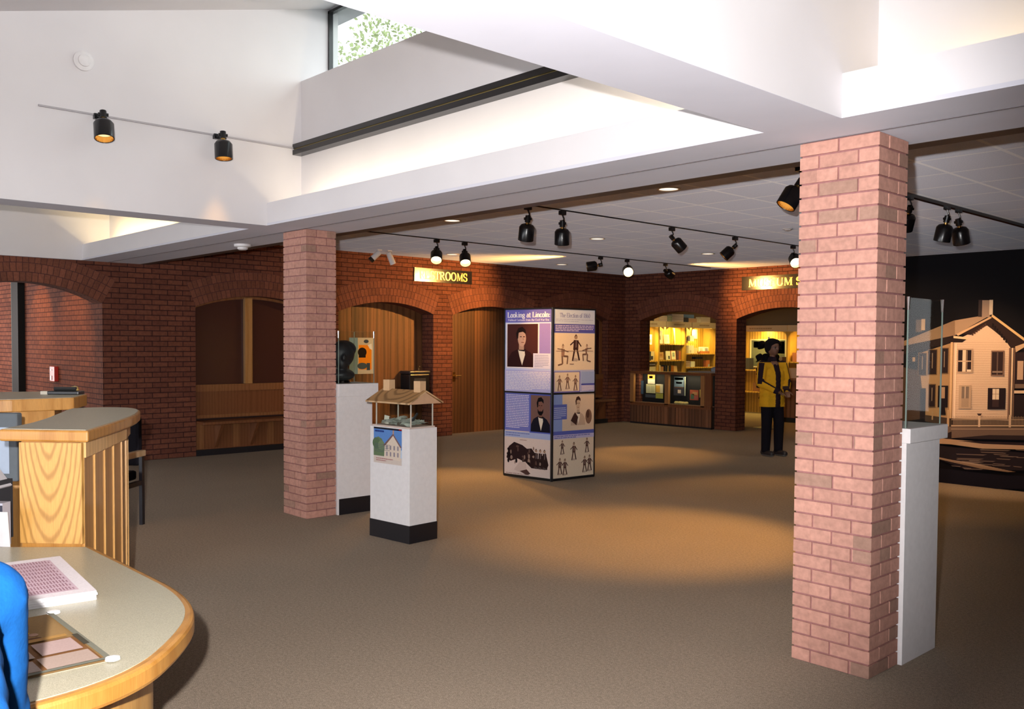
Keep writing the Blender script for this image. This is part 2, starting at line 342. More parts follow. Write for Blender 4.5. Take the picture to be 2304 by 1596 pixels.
def lettering(text, quad, x, y, h, width=None, bold=1.0):
    """quad(points, ) receives 2D polygons in text space (same unit as h)"""
    tot = sum(GL.get(ch, (0.36, []))[0] for ch in text); k = (width / (tot * h)) if width else 1.0
    T = .17 * bold; th = .085 * bold; cx = x
    def R(x0, y0, x1, y1): quad([(cx + x0 * h * k, y + y0 * h), (cx + x1 * h * k, y + y0 * h), (cx + x1 * h * k, y + y1 * h), (cx + x0 * h * k, y + y1 * h)])
    for ch in text:
        adv, items = GL.get(ch, (0.36, []))
        for it in items:
            c = it[0]
            if c == 'v': R(it[1] - T / 2, 0, it[1] + T / 2, 1); R(it[1] - T / 2 - .07, 0, it[1] + T / 2 + .07, .05); R(it[1] - T / 2 - .07, .95, it[1] + T / 2 + .07, 1)
            elif c == 'v1': R(it[1] - T / 2, 0, it[1] + T / 2, it[2]); R(it[1] - T / 2 - .05, 0, it[1] + T / 2 + .05, .05); R(it[1] - T / 2 - .06, it[2] - .06, it[1], it[2])
            elif c == 'w0': R(it[1] - T / 2, 0, it[1] + T / 2, it[2]); R(it[1] - T / 2 - .05, 0, it[1] + T / 2 + .05, .05)
            elif c == 'w': R(it[1] - T / 2, it[2], it[1] + T / 2, 1); R(it[1] - T / 2 - .07, .95, it[1] + T / 2 + .07, 1)
            elif c == 't2': R(it[1] - th / 2, it[2], it[1] + th / 2, 1); R(it[1] - .1, .95, it[1] + .1, 1)
            elif c == 't': R(it[1] - th / 2, it[2], it[1] + th / 2, it[3]); (len(it) > 4) and R(it[1] - .1, 0, it[1] + .1, .05)
            elif c == 'h': R(it[1], it[3] - th / 2, it[2], it[3] + th / 2)
            elif c == 'f': R(it[1], 0, it[2], .05)
            elif c == 'dot':
                quad([(cx + (it[1] + .09 * math.cos(a)) * h * k, y + (it[2] + .09 * math.sin(a)) * h) for a in [i * PI / 4 for i in range(8)]])
            elif c == 'd':
                x0, y0, x1, y1, wd = it[1:]; wd *= bold
                quad([(cx + (x0 - wd / 2) * h * k, y + y0 * h), (cx + (x1 - wd / 2) * h * k, y + y1 * h), (cx + (x1 + wd / 2) * h * k, y + y1 * h), (cx + (x0 + wd / 2) * h * k, y + y0 * h)])
            elif c == 'a':
                ax, ay, rx, ry, a0, a1 = it[1:]; n = max(6, int(abs(a1 - a0) / 18))
                for i in range(n):
                    q = []
                    for a, sgn in ((i, 1), (i + 1, 1), (i + 1, -1), (i, -1)):
                        t = math.radians(a0 + (a1 - a0) * a / n); wd = (th + (T - th) * abs(math.cos(t)) ** 1.3) / 2
                        q.append((cx + (ax + (rx + sgn * wd) * math.cos(t)) * h * k, y + (ay + (ry + sgn * min(wd, th)) * math.sin(t)) * h))
                    quad(q)
        cx += adv * h * k

# ================================================================== SETTING
XW, YS, ZC, ZS = -12.0, 14.0, 2.95, 2.55          # back brick wall, shop wall, tile ceiling, soffit
YF, YB0, YB1 = 3.705, 4.03, 4.42                  # far fascia of the bays, wall behind the cove, back of the beam
mb = MB(); mb.box(-22, 6, -7, 22, -0.1, 0); struct('floor', mb, CARPET, 'brown flecked carpet floor of the hall', 'floor')

def arch_pts(s0, s1, zs, za, n=18):
    hw = (s1 - s0) / 2; h = za - zs; R = (hw * hw + h * h) / (2 * h); cz = za - R; a = math.asin(hw / R)
    return [((s0 + s1) / 2 + R * math.sin(-a + 2 * a * i / n), cz + R * math.cos(-a + 2 * a * i / n)) for i in range(n + 1)], R, cz, a
def arched_wall(name, P, s0, s1, z0, z1, ops, depth, label, rings=3):
    """P(s, z, d) maps wall coordinates to space, d goes into the wall; ops: (s0, s1, spring, apex)"""
    mb = MB()
    def q(a, col=(1, 1, 1), m=0, uv=None): mb.poly([P(*x) for x in a], col, uv=uv or [(x[0], x[1]) for x in a], m=m)
    cur = s0
    for (a, b, zs, za) in ops:
        q([(cur, z0, 0), (a, z0, 0), (a, z1, 0), (cur, z1, 0)]); cur = b
        pts, R, cz, al = arch_pts(a, b, zs, za)
        for i in range(len(pts) - 1):
            (sa, ya), (sb, yb) = pts[i], pts[i + 1]
            q([(sa, ya, 0), (sb, yb, 0), (sb, z1, 0), (sa, z1, 0)])
            mb.poly([P(sa, ya, 0), P(sb, yb, 0), P(sb, yb, depth), P(sa, ya, depth)], uv=[(sa, 0), (sb, 0), (sb, depth), (sa, depth)])
        for s_ in (a, b):
            mb.poly([P(s_, z0, 0), P(s_, zs, 0), P(s_, zs, depth), P(s_, z0, depth)], uv=[(0.05, z0), (0.05, zs), (0.05 + depth, zs), (0.05 + depth, z0)])
        # soldier brick rings
        T = 0.112
        for k in range(rings):
            r0 = R + k * T + (0.002 if k == 0 else 0.004); r1 = R + (k + 1) * T - 0.005; n = max(6, round(2 * al * (r0 + r1) / 2 / 0.0677))
            for i in range(n):
                t0 = -al + 2 * al * (i + 0.06) / n; t1 = -al + 2 * al * (i + 0.94) / n; sc_ = (a + b) / 2
                c = jit((0.205, 0.074, 0.045), 0.16)
                F = [(sc_ + r * math.sin(t), cz + r * math.cos(t)) for r, t in ((r0, t0), (r0, t1), (r1, t1), (r1, t0))]
                fr = [P(u, v, -0.007) for u, v in F]; bk = [P(u, v, 0.004) for u, v in F]
                mb.poly(fr, c, m=1)
                for j in range(4): mb.poly([bk[j], bk[(j + 1) % 4], fr[(j + 1) % 4], fr[j]], c, m=1)
        # dark mortar bed behind the rings
        n = 18; ro = R + rings * T
        for i in range(n):
            t0 = -al + 2 * al * i / n; t1 = -al + 2 * al * (i + 1) / n; sc_ = (a + b) / 2
            mb.poly([P(sc_ + r * math.sin(t), cz + r * math.cos(t), -0.0025) for r, t in ((R, t0), (R, t1), (ro, t1), (ro, t0))], (0.10, 0.04, 0.035), m=1)
    q([(cur, z0, 0), (s1, z0, 0), (s1, z1, 0), (cur, z1, 0)])
    q([(s0, z0, depth + 0.001), (s0, z1, depth + 0.001), (s0, z1, 0), (s0, z0, 0)])
    return struct(name, mb, [BRICK, BRICKU], label, 'wall')
ZSP, ZAP, WT = 2.03, 2.20, 0.31
OPS_B = [(2.155, 3.955, ZSP, 2.26), (5.15, 6.95, ZSP, ZAP), (7.365, 9.165, ZSP, ZAP), (9.57, 11.37, ZSP, ZAP), (11.74, 13.50, ZSP, ZAP)]
arched_wall('wall_back', lambda s, z, d: (XW - d, s, z), -6.0, YS, 0, ZC, OPS_B, WT, 'red brick arcade wall with five shallow arches on the left')
OPS_S = [(-11.60, -9.80, ZSP, ZAP), (-9.35, -7.35, ZSP, ZAP + 0.02)]
arched_wall('wall_far', lambda s, z, d: (s, YS + d, z), XW, 2.0, 0, ZC, OPS_S, WT, 'red brick wall of the shop front with arched opening and window')
# corridor behind the left arch
mb = MB(); mb.poly([(XW - WT, 3.955, 0), (-22, 3.955, 0), (-22, 3.955, ZC), (XW - WT, 3.955, ZC)]); mb.box(-22, XW - WT - 0.001, 3.956, 4.2, 0, ZC)
struct('wall_left', mb, BRICK, 'lamp-lit brick corridor wall seen through the left arch', 'wall')
mb = MB(); mb.box(-22, XW - WT, -3, 3.955, 2.72, 2.8); struct('ceiling_corridor', mb, PAINT, 'corridor ceiling behind the left arch', 'ceiling')
mb = MB()
mb.box(-15.80, -15.44, 3.86, 3.955, 0, 2.72, (0.01, 0.012, 0.012)); mb.box(-15.85, -15.80, 3.87, 3.955, 0, 2.72, (0.16, 0.24, 0.21))
struct('trim_1', mb, C, 'dark metal door post in the brick corridor', 'post')
# recesses behind the arches 2..5 of the back wall
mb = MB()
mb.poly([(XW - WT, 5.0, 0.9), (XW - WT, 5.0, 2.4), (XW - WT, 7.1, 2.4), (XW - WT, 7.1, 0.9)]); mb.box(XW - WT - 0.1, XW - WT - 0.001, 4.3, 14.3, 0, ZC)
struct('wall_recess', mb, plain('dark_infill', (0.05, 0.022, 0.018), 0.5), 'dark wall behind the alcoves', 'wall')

# tiled ceiling over the far part
mb = MB(); mb.box(-12.31, 6, 4.54, 19.0, ZC, ZC + 0.12); struct('ceiling', mb, TILE, 'grey suspended tile ceiling with pale grid', 'ceiling')
mb = MB(); mb.box(-22, 6, -7, -1.2, ZC, ZC + 0.12); mb.box(3.6, 6, -1.2, 4.42, ZC, ZC + 0.12); struct('ceiling_near', mb, PAINT, 'white ceiling behind the camera', 'ceiling')
# beam along the bays: soffit, fascia upstand, cove shelf, wall up to the clerestory
mb = MB()
mb.box(-12.0, 6, YF, YB1, ZS, ZS + 0.02); struct('trim_2', mb, SOFFIT, 'long grey beam soffit over the brick pillars', 'beam')
mb = MB(); mb.box(-12.0, 6, 4.022, 4.030, ZS - 0.0035, ZS); struct('trim_3', mb, plain('soffit_joint', (0.16, 0.14, 0.15), 0.6), 'thin joint line along the beam soffit', 'joint')
mb = MB(); mb.box(-12.0, 6, YB1, YB1 + 0.115, ZS - 0.001, ZC); struct('trim_4', mb, plain('bronze_track', (0.085, 0.055, 0.042), 0.5), 'dark brown strip along the back of the beam', 'strip')
BAYS = [('bay', -1.956, 3.6), ('bay', -7.174, -2.34), ('bay', -11.94, -7.50)]
mb = MB()
for _, a, b in BAYS: mb.box(a, b, YF, YF + 0.03, ZS + 0.02, 2.742)
struct('trim_5', mb, PAINT, 'white fascia ledges at the far side of the ceiling bays', 'fascia')
mb = MB()
mb.box(-12.0, 6, YB0, YB1, ZS + 0.02, 3.83)
struct('wall_upper', mb, PAINT, 'white upper wall of the ceiling bays behind the cove ledge', 'wall')
# dividing beams between bays, full height
mb = MB()
for a, b in ((-12.30, -11.94), (-7.50, -7.174), (-2.34, -1.956), (3.6, 3.95)):
    mb.box(a, b, -1.2, YF, ZS, 4.9, m=0); mb.box(a, b, YF, 4.40, 3.83, 4.9)
    mb.box(a, b, YF, YB0, ZS + 0.02, 3.83)
struct('wall_bay_dividers', mb, PAINT, 'deep white walls dividing the ceiling bays', 'wall')
mb = MB()
for a, b in ((-12.30, -11.94), (-7.50, -7.174), (-2.34, -1.956), (3.6, 3.95)): mb.box(a + 0.0005, b - 0.0005, -1.2, YF, ZS - 0.001, ZS + 0.001)
struct('trim_6', mb, SOFFIT, 'grey undersides of the cross beams', 'beam')
# near side of the bays and sloping roof
mb = MB(); mb.box(-12.3, 3.95, -1.2, -0.8, ZS, 3.3)
struct('wall_bay_near', mb, PAINT, 'white near wall of the ceiling bays', 'wall')
def roof_z(y): return 3.40 + 0.26 * y
mb = MB()
for _, a, b in BAYS:
    y0, y1 = -1.2, 4.36
    P = [(a, y0, roof_z(y0)), (b, y0, roof_z(y0)), (b, y1, roof_z(y1)), (a, y1, roof_z(y1))]
    mb.poly(list(reversed(P))); mb.poly([(x, y, z + 0.14) for x, y, z in P])
struct('ceiling_bays', mb, PAINT, 'sloping white ceilings of the roof monitors', 'ceiling')
# outside eave above the clerestory
mb = MB()
mb.box(-12.3, 3.95, 4.36, 4.56, 4.50, 4.62)
struct('trim_7', mb, plain('eave_paint', (0.45, 0.44, 0.45), 0.7), 'grey eave above the clerestory window', 'eave')
# clerestory windows
for i, (_, a, b) in enumerate(BAYS):
    mb = MB(); y = 4.315
    bx = [(a, a + 0.022, 3.83, 4.49), (b - 0.022, b, 3.83, 4.49), (a, b, 3.83, 3.85), (a, b, 4.475, 4.50)]
    for x0, x1, z0, z1 in bx: mb.box(x0, x1, y - 0.02, y + 0.02, z0, z1)
    f = struct('window_%d' % (i + 1), mb, BLACK, ['clerestory window of the near bay', 'black framed clerestory window with trees outside', 'clerestory window of the far left bay'][i], 'window')
    mb = MB(); mb.box(a + 0.02, b - 0.02, y - 0.004, y + 0.004, 3.85, 4.48); mb.build('pane', GLASS, f)
# side and back enclosure of the hall behind the camera
mb = MB()
mb.box(5.9, 6, -7, 22, 0, ZC); mb.box(-22, 6, -7.1, -7, 0, 0.9); mb.box(-22, 6, -7.1, -7, 2.4, ZC)
struct('wall_right', mb, BRICK, 'brick wall on the right of the hall', 'wall')
mb = MB(); mb.box(-22, -21.9, -7, 4, 0, ZC); struct('wall_entrance', mb, BRICK, 'brick wall at the far end of the entrance corridor', 'wall')
# outer roof over the hall so that no sky leaks in
mb = MB(); mb.box(-22, 6, 4.96, 22, 3.10, 3.16); mb.box(-22, 6, 4.425, 4.96, 3.10, 3.16); mb.box(-22, -12.3, -7, 4.425, 3.1, 3.16); struct('roof', mb, plain('roofing', (0.2, 0.2, 0.2), 0.9), 'flat roof of the hall', 'roof')

# black double curtain rail on the wall of the middle bay
t = thing('wall_rail', 'long black double rail across the white wall below the clerestory', 'rail', (-4.7, YB0, 3.19))
mb = MB(); mb.box(-7.172, -2.342, YB0 - 0.085, YB0 - 0.001, 3.232, 3.272); mb.build('upper_rail', BLACK, t)
mb = MB(); mb.box(-7.172, -2.342, YB0 - 0.085, YB0 - 0.001, 3.180, 3.222); mb.build('lower_rail', BLACK, t)
mb = MB(); mb.box(-7.172, -2.342, YB0 - 0.07, YB0 - 0.001, 3.222, 3.232, (0.30, 0.22, 0.07)); mb.build('brass_inlay', CG, t)

# cove lamps behind the fascia ledges
def cove(x0, x1, label, e, col=(1.0, 0.75, 0.36)):
    t = thing('cove_lamp', label, 'lamp', ((x0 + x1) / 2, 3.86, ZS + 0.02))
    mb = MB(); mb.box(x0, x1, 3.83, 3.89, ZS + 0.021, ZS + 0.06, (0.7, 0.7, 0.68)); mb.build('batten', C, t)
    mb = MB(); mb.tube((x0 + .03, 3.86, ZS + 0.075), (x1 - .03, 3.86, ZS + 0.075), 0.014, n=10); mb.build('lamp_tube', E_TUBE, t)
    a = area('cove_light', ((x0 + x1) / 2, 3.86, ZS + 0.10), ((x0 + x1) / 2, 4.03, ZS + 0.45), x1 - x0, 0.05, e, col)
cove(-7.0, -2.6, 'long concealed tube lamp behind the middle bay ledge', 13, (1.0, .86, .62))
cove(-11.7, -9.9, 'concealed tube lamp behind the far left bay ledge', 16)
cove(-1.7, 0.4, 'concealed tube lamp behind the near bay ledge', 3)

# ------------------------------------------------------------------ brick pillars, every brick modelled
def pillar(x0, x1, y0, y1, label):
    t = thing('brick_pillar', label, 'pillar', ((x0 + x1) / 2, (y0 + y1) / 2, 0)); t['kind'] = 'structure'
    g = 0.0045; n = 38; rh = ZS / n; mb = MB(); base = (0.54, 0.285, 0.222)
    core = MB(); core.box(x0 + .007, x1 - .007, y0 + .007, y1 - .007, 0, ZS, (0.34, 0.155, 0.150)); core.build('mortar', BRICKU, t)
    W, D = x1 - x0, y1 - y0
    for r in range(n):
        z0, z1 = r * rh + g, (r + 1) * rh - g
        def run(L, first):
            o = [0.0]; s_ = first
            while s_ < L - 0.03: o.append(s_); s_ += W / 2
            return o + [L]
        if r % 2: xs, ys = run(W, W / 2), run(D, W / 4)
        else: xs, ys = run(W, W / 4), run(D, W / 2)
        for L, F in ((xs, 'x'), (ys, 'y')):
            for i in range(len(L) - 1):
                for side in (0, 1):
                    c = jit(base, 0.10); h = random.random()
                    if h < 0.05: c = (c[0] * 0.72, c[1] * 0.80, c[2] * 0.78)
                    e = random.uniform(-0.0012, 0.0012)
                    a = L[i] + (g if i else 0.0); b = L[i + 1] - (g if i < len(L) - 2 else 0.0)
                    if F == 'x':
                        yy = (y0 - e, y0 + .09) if side == 0 else (y1 - .09, y1 + e)
                        mb.box(x0 + a, x0 + b, yy[0], yy[1], z0, z1, c)
                    else:
                        xx = (x1 - .09, x1 + e) if side == 0 else (x0 - e, x0 + .09)
                        mb.box(xx[0], xx[1], y0 + a + 1e-4, y0 + b - 1e-4, z0 + 2e-4, z1 - 2e-4, c)
    mb.build('brickwork', BRICKU, t)
    return t
pillar(-2.347, -1.945, 4.041, 4.338, 'near square brick pillar on the right, pink in the flash')
pillar(-7.517, -7.112, 4.041, 4.338, 'farther brick pillar left of the white pedestals')

# ================================================================== THINGS
def RZ(loc, ang): return Matrix.Translation(Vector(loc)) @ Matrix.Rotation(ang, 4, 'Z')
def lin(r, g, b):
    f = lambda v: ((v / 255 + 0.055) / 1.055) ** 2.4 if v > 10 else v / 255 / 12.92
    return (f(r), f(g), f(b))
CREAM = lin(232, 214, 190); SEPIA = lin(84, 48, 40); PURP = lin(146, 132, 205); BLUE = lin(92, 98, 185); PALE = lin(200, 208, 244); DK = lin(40, 30, 32)

# ------------------------------------------------------------------ white pedestals with glass cases behind the pillars
def pedestal(x0, x1, y0, y1, h, hcap, gz, label, plinth=True):
    t = thing('display_pedestal', label, 'pedestal', ((x0 + x1) / 2, (y0 + y1) / 2, 0))
    mb = MB(); mb.box(x0, x1 - .012 * 0, y0, y1 - .055, 0.0, h - hcap, WHITE); mb.build('body', C, t, bevel=0.002)
    if plinth:
        mb = MB(); mb.box(x0 + .02, x1 + .003, y0 + .012, y1 - .052, 0.0, 0.145); mb.build('plinth', PLINTH, t)
    mb = MB(); mb.box(x0 - .0, x1 + .018, y0, y1, h - hcap, h, WHITE); mb.build('cap', C, t, bevel=0.003)
    g = MB(); a = 0.014; X0, X1, Y0, Y1 = x0 + a, x1 - .012, y0 + a, y1 - .03
    for q in ([(X0, Y0), (X1, Y0)], [(X1, Y0), (X1, Y1)], [(X1, Y1), (X0, Y1)], [(X0, Y1), (X0, Y0)]):
        (ax, ay), (bx, by) = q; g.poly([(ax, ay, h), (bx, by, h), (bx, by, gz), (ax, ay, gz)])
    g.poly([(X0, Y0, gz), (X1, Y0, gz), (X1, Y1, gz), (X0, Y1, gz)])
    g.build('glass_case', GLASS, t)
    for px, py in ((X0, Y0), (X1, Y0), (X1, Y1), (X0, Y1)):
        e = MB(); e.box(px - .003, px + .003, py - .003, py + .003, h, gz); e.build('glass_edge', GEDGE, t)
    for px, py in ((X1, Y0), (X1, Y1)):
        e = MB(); e.tube((px, py, gz - .06), (px, py, gz + .004), .006, .010, 10, (.85, .85, .87)); e.build('corner_clip', CM, t)
    return t
pedestal(-7.45, -7.09, 4.345, 4.766, 1.186, 0.115, 1.66, 'tall white pedestal with black plinth behind the farther brick pillar')
pedestal(-2.30, -1.925, 4.345, 4.79, 1.163, 0.072, 1.80, 'tall white pedestal behind the near brick pillar', plinth=False)

# ------------------------------------------------------------------ organic shapes: capsules merged into one skin
def blob(name, caps, color, mat, parent=None, voxel=0.012, smooth=3, loc=None, ells=(), cut=None):
    bm = bmesh.new()
    for a, b, r0, r1 in caps:
        a, b = Vector(a), Vector(b); L = (b - a).length; k = max(2, int(L / (min(r0, r1) * 0.5)) + 1)
        for i in range(k + 1):
            f = i / k; mtx = Matrix.Translation(a.lerp(b, f)); bmesh.ops.create_icosphere(bm, subdivisions=2, radius=r0 + (r1 - r0) * f, matrix=mtx)
    for c_, r_, rot in ells:
        mtx = Matrix.Translation(Vector(c_)) @ Euler(rot).to_matrix().to_4x4() @ Matrix.Diagonal((*r_, 1)); bmesh.ops.create_icosphere(bm, subdivisions=3, radius=1.0, matrix=mtx)
    off = (wloc(parent) if parent is not None else Vector((0, 0, 0))) + (Vector(loc) if loc is not None else Vector((0, 0, 0)))
    me = bpy.data.meshes.new(name + '_tmp'); bm.to_mesh(me); bm.free()
    o = bpy.data.objects.new(name + '_tmp', me); COL.objects.link(o)
    md = o.modifiers.new('r', 'REMESH'); md.mode = 'VOXEL'; md.voxel_size = voxel
    ms = o.modifiers.new('s', 'SMOOTH'); ms.iterations = smooth; ms.factor = 0.6
    dg = bpy.context.evaluated_depsgraph_get(); m2 = bpy.data.meshes.new_from_object(o.evaluated_get(dg))
    bpy.data.objects.remove(o); bpy.data.meshes.remove(me); m2.name = name
    if cut is not None:
        bm = bmesh.new(); bm.from_mesh(m2); r_ = bmesh.ops.bisect_plane(bm, geom=bm.verts[:] + bm.edges[:] + bm.faces[:], plane_co=(0, 0, cut), plane_no=(0, 0, -1), clear_outer=True)
        bmesh.ops.holes_fill(bm, edges=[e for e in bm.edges if e.is_boundary]); bm.to_mesh(m2); bm.free()
    ca = m2.color_attributes.get('Col') or m2.color_attributes.new('Col', 'FLOAT_COLOR', 'CORNER')
    for p in m2.polygons:
        p.use_smooth = True
        for li in p.loop_indices: c = color(m2.vertices[m2.loops[li].vertex_index].co, p.normal) if callable(color) else color; ca.data[li].color = (*c, 1)
    m2.transform(Matrix.Translation(-off)); m2.materials.clear(); m2.materials.append(mat)
    r = bpy.data.objects.new(name, m2); COL.objects.link(r)
    if parent is not None: r.parent = parent
    if loc is not None: r.location = loc
    return r

# dark bronze bust in the farther glass case
t = thing('bronze_bust', 'dark bronze portrait bust inside the glass case by the farther pillar', 'bust', (-7.29, 4.50, 1.187))
b0 = Vector((-7.27, 4.50, 1.187))
def bb(p): return b0 + Vector(p)
blob('head', [(bb((0, 0, .05)), bb((0, .0, .14)), .06, .055)], lambda p, n: (0.016, 0.015, 0.018) if p.z > b0.z + 0.06 else (0.03, 0.03, 0.03), SKIN, t, 0.009, 2,
     ells=[(bb((0, 0, .265)), (.105, .115, .125), (0, 0, 0)), (bb((.03, -.02, .20)), (.065, .065, .09), (0, 0, 0)), (bb((.10, -.045, .235)), (.02, .018, .03), (0, 0, 0)),
           (bb((-.02, .03, .31)), (.10, .12, .085), (0, 0, 0)), (bb((0, .10, .22)), (.02, .012, .035), (0, 0, 0)), (bb((0, 0, .075)), (.10, .12, .06), (0, 0, 0))])
mb = MB(); mb.lathe([(.0, 0), (.075, 0), (.07, .02), (.04, .03), (.035, .06), (0, .06)], b0, n=20, col=(.05, .045, .04)); mb.build('base', CM, t)

# ------------------------------------------------------------------ donation pedestal with small house-shaped glass box
T = RZ((-5.703, 4.13, 0), math.radians(4.8))
t = thing('donation_pedestal', 'low white pedestal with black plinth and a picture notice', 'pedestal', (-5.94, 4.25, 0))
mb = MB(); mb.box(-.482, 0, 0, .285, 0, .893, WHITE, T=T); mb.build('body', C, t, bevel=0.002)
mb = MB(); mb.box(-.486, .004, -.004, .289, 0, .141, T=T); mb.build('plinth', PLINTH, t, bevel=0.002)
R3 = T.to_3x3(); ux = R3 @ Vector((1, 0, 0)); uy = R3 @ Vector((0, 1, 0))
p = Pic(T @ Vector((-.435, -.0015, .602)), ux, (0, 0, 1), -uy, .345, .285)
p.rect(0, 0, 1, 1, lin(196, 214, 236)); p.rect(0, .42, 1, 1, lin(96, 140, 206)); p.rect(0, .95, 1, 1, lin(24, 26, 40)); p.rect(.9, .96, 1, 1, lin(150, 30, 40), False)
p.rect(0, 0, 1, .20, lin(214, 200, 190)); p.poly([(0, .2), (.42, .2), (.40, .5), (.30, .68), (.16, .74), (0, .60)], lin(104, 124, 92)); p.ell(.1, .55, .14, .16, lin(90, 112, 84)); p.ell(.28, .5, .12, .14, lin(118, 136, 104))
p.poly([(.38, .16), (.95, .12), (.98, .52), (.72, .82), (.40, .50)], lin(222, 206, 190)); p.poly([(.34, .50), (.70, .86), (.74, .84), (.42, .50)], lin(120, 92, 92)); p.poly([(.70, .86), (1.0, .50), (.96, .48), (.70, .80)], lin(130, 100, 100)); p.rect(.69, .84, .73, .95, lin(196, 150, 120))
for i in range(4):
    for j in range(2): p.rect(.46 + i * .13, .22 + j * .18, .51 + i * .13, .34 + j * .18, lin(150, 140, 150), up=(i + j == 0))
p.text_rows(.05, .86, .6, .93, 1, lin(40, 60, 130), .7); p.text_rows(.04, .3, .6, .55, 5, lin(90, 100, 110), .25, 3); p.text_rows(.1, .05, .7, .16, 2, lin(170, 110, 110), .4, 5)
n_ = p.build('notice', t)
# the box
t = thing('donation_box', 'glass donation box with a tan toy-house roof and two chimneys', 'box', (-5.94, 4.25, .893))
mb = MB(); mb.box(-.47, -.012, .012, .273, .893, .905, (0.62, .50, .44), T=T); mb.build('base', C, t)
g = MB()
for (ax, ay), (bx, by) in (((-.44, .03), (-.02, .03)), ((-.02, .03), (-.02, .255)), ((-.02, .255), (-.44, .255)), ((-.44, .255), (-.44, .03))):
    g.poly([T @ Vector(q) for q in ((ax, ay, .905), (bx, by, .905), (bx, by, 1.09), (ax, ay, 1.09))])
g.build('glass_walls', GLASS, t)
for ax, ay in ((-.44, .03), (-.02, .03), (-.02, .255), (-.44, .255)):
    e = MB(); e.box(ax - .004, ax + .004, ay - .004, ay + .004, .905, 1.09, (.62, .56, .48), T=T); e.build('corner_strip', CG, t)
TAN = (0.42, 0.235, 0.095)
mb = MB(); L0, L1, y0, y1, ye, zr, ze = -.50, .035, -.035, .32, .1425, 1.178, 1.085
for a, b, s_ in (((y0, ze), (ye, zr), 1), ((y1, ze), (ye, zr), -1)):
    q = [(L0, a[0], a[1]), (L1, a[0], a[1]), (L1, b[0], b[1]), (L0, b[0], b[1])]; top = [(x, y, z + .012) for x, y, z in q]
    if s_ < 0: q = q[::-1]; top = top[::-1]
    mb.poly([T @ Vector(v) for v in top], TAN); mb.poly([T @ Vector(v) for v in reversed(q)], TAN)
    for i in range(4):
        j = (i + 1) % 4; mb.poly([T @ Vector(v) for v in (q[i], q[j], top[j], top[i])], (0.60, .40, .22))
mb.build('roof', PLANK, t)
for x in (L1 - .022, L0 + .012):
    mb = MB(); mb.prism([(y0 + .012, ze), (y1 - .012, ze), (ye, zr - .002)], x, x + .01, (0.58, .36, .22), T=T @ Matrix(((0, 0, 1, 0), (1, 0, 0, 0), (0, 1, 0, 0), (0, 0, 0, 1)))); mb.build('gable', C, t)
for x in (-.42, -.045):
    mb = MB(); mb.box(x - .038, x + .038, ye - .03, ye + .03, 1.14, 1.262, (0.62, .40, .22), T=T); mb.build('chimney', C, t, bevel=0.001)
# money in the box
mb = MB(); r = random.Random(4)
for i in range(70):
    a = r.uniform(0, PI); rr = math.sqrt(r.random()); cx = -.24 + .17 * rr * math.cos(r.uniform(0, 2 * PI)); cy = .14 + .085 * rr * math.sin(r.uniform(0, 2 * PI)); z = .908 + (1 - rr) * .06 * r.random() + .003
    Q = T @ Matrix.Translation((cx, cy, z + .012)) @ Euler((r.uniform(-.5, .5), r.uniform(-.4, .4), a)).to_matrix().to_4x4(); c = jit((.50, .52, .46), .25)
    xs = [-.045, -.015, .015, .045]; zs = [0, r.uniform(-.006, .010), r.uniform(-.006, .010), 0]
    for k in range(3): mb.poly([Q @ Vector(v) for v in ((xs[k], -.02, zs[k]), (xs[k + 1], -.02, zs[k + 1]), (xs[k + 1], .02, zs[k + 1]), (xs[k], .02, zs[k]))], c)
o = mb.build('banknotes', C, loc=(-5.94, 4.25, .905)); tag(o, 'crumpled heap of banknotes inside the glass donation box', 'money', kind='stuff')
mb = MB(); Q = T @ Matrix.Translation((-.10, .14, .975)) @ Euler((.3, -.9, .3)).to_matrix().to_4x4(); mb.tube(Q @ Vector((-.05, 0, 0)), Q @ Vector((.04, 0, 0)), .011, .008, 10, (.03, .03, .035))
mb.tube(Q @ Vector((-.05, 0, 0)), Q @ Vector((-.07, 0, .012)), .007, .004, 8, (.03, .03, .035))
o = mb.build('rolled_note', CG, loc=(-5.80, 4.28, .97)); tag(o, 'dark rolled slip standing up among the banknotes', 'paper')
mb = MB(); Q = T @ Matrix.Translation((-.40, .10, .93)) @ Euler((.2, .2, .4)).to_matrix().to_4x4(); mb.box(-.022, .022, -.001, .001, -.025, .045, (.62, .60, .50), T=Q); mb.poly([Q @ Vector(v) for v in ((-.022, 0, .045), (.022, 0, .045), (.03, .02, .03), (-.014, .02, .03))], (.6, .58, .5))
o = mb.build('folded_card', C, loc=(-6.1, 4.2, .93)); tag(o, 'small pale folded card at the left of the banknotes', 'card')

# ------------------------------------------------------------------ four-sided exhibition tower
CO = Vector((-7.25, 7.22, 0)); DL = Vector((-.715, -.09, 0)); DR = Vector((.055, .655, 0)); HT = 1.972
t = thing('exhibition_tower', 'free-standing two-tier poster tower with black frames', 'display', tuple(CO + DL * .5 + DR * .5))
def frame_panel(a, d, nrm, parent):
    """black frame of one face, two windows"""
    L = d.length; u = d.normalized(); mb = MB(); bw = .016
    def bar(x0, x1, z0, z1):
        q = [a + u * x0, a + u * x1]; P = [Vector((v.x, v.y, z)) for z in (z0, z1) for v in q]; o = nrm * .006; b = nrm * -.014
        A = [P[0] + o, P[1] + o, P[3] + o, P[2] + o]; B = [P[0] + b, P[1] + b, P[3] + b, P[2] + b]
        mb.poly(A, (.01, .01, .012)); mb.poly(B[::-1], (.01, .01, .012))
        for i in range(4): mb.poly([A[i], B[i], B[(i + 1) % 4], A[(i + 1) % 4]], (.01, .01, .012))
    bar(0, L, .012, .03); bar(0, L, HT - .018, HT); bar(0, L, .985, 1.005); bar(0, bw, .012, HT); bar(L - bw, L, .012, HT)
    return mb.build('frame', CG, parent)
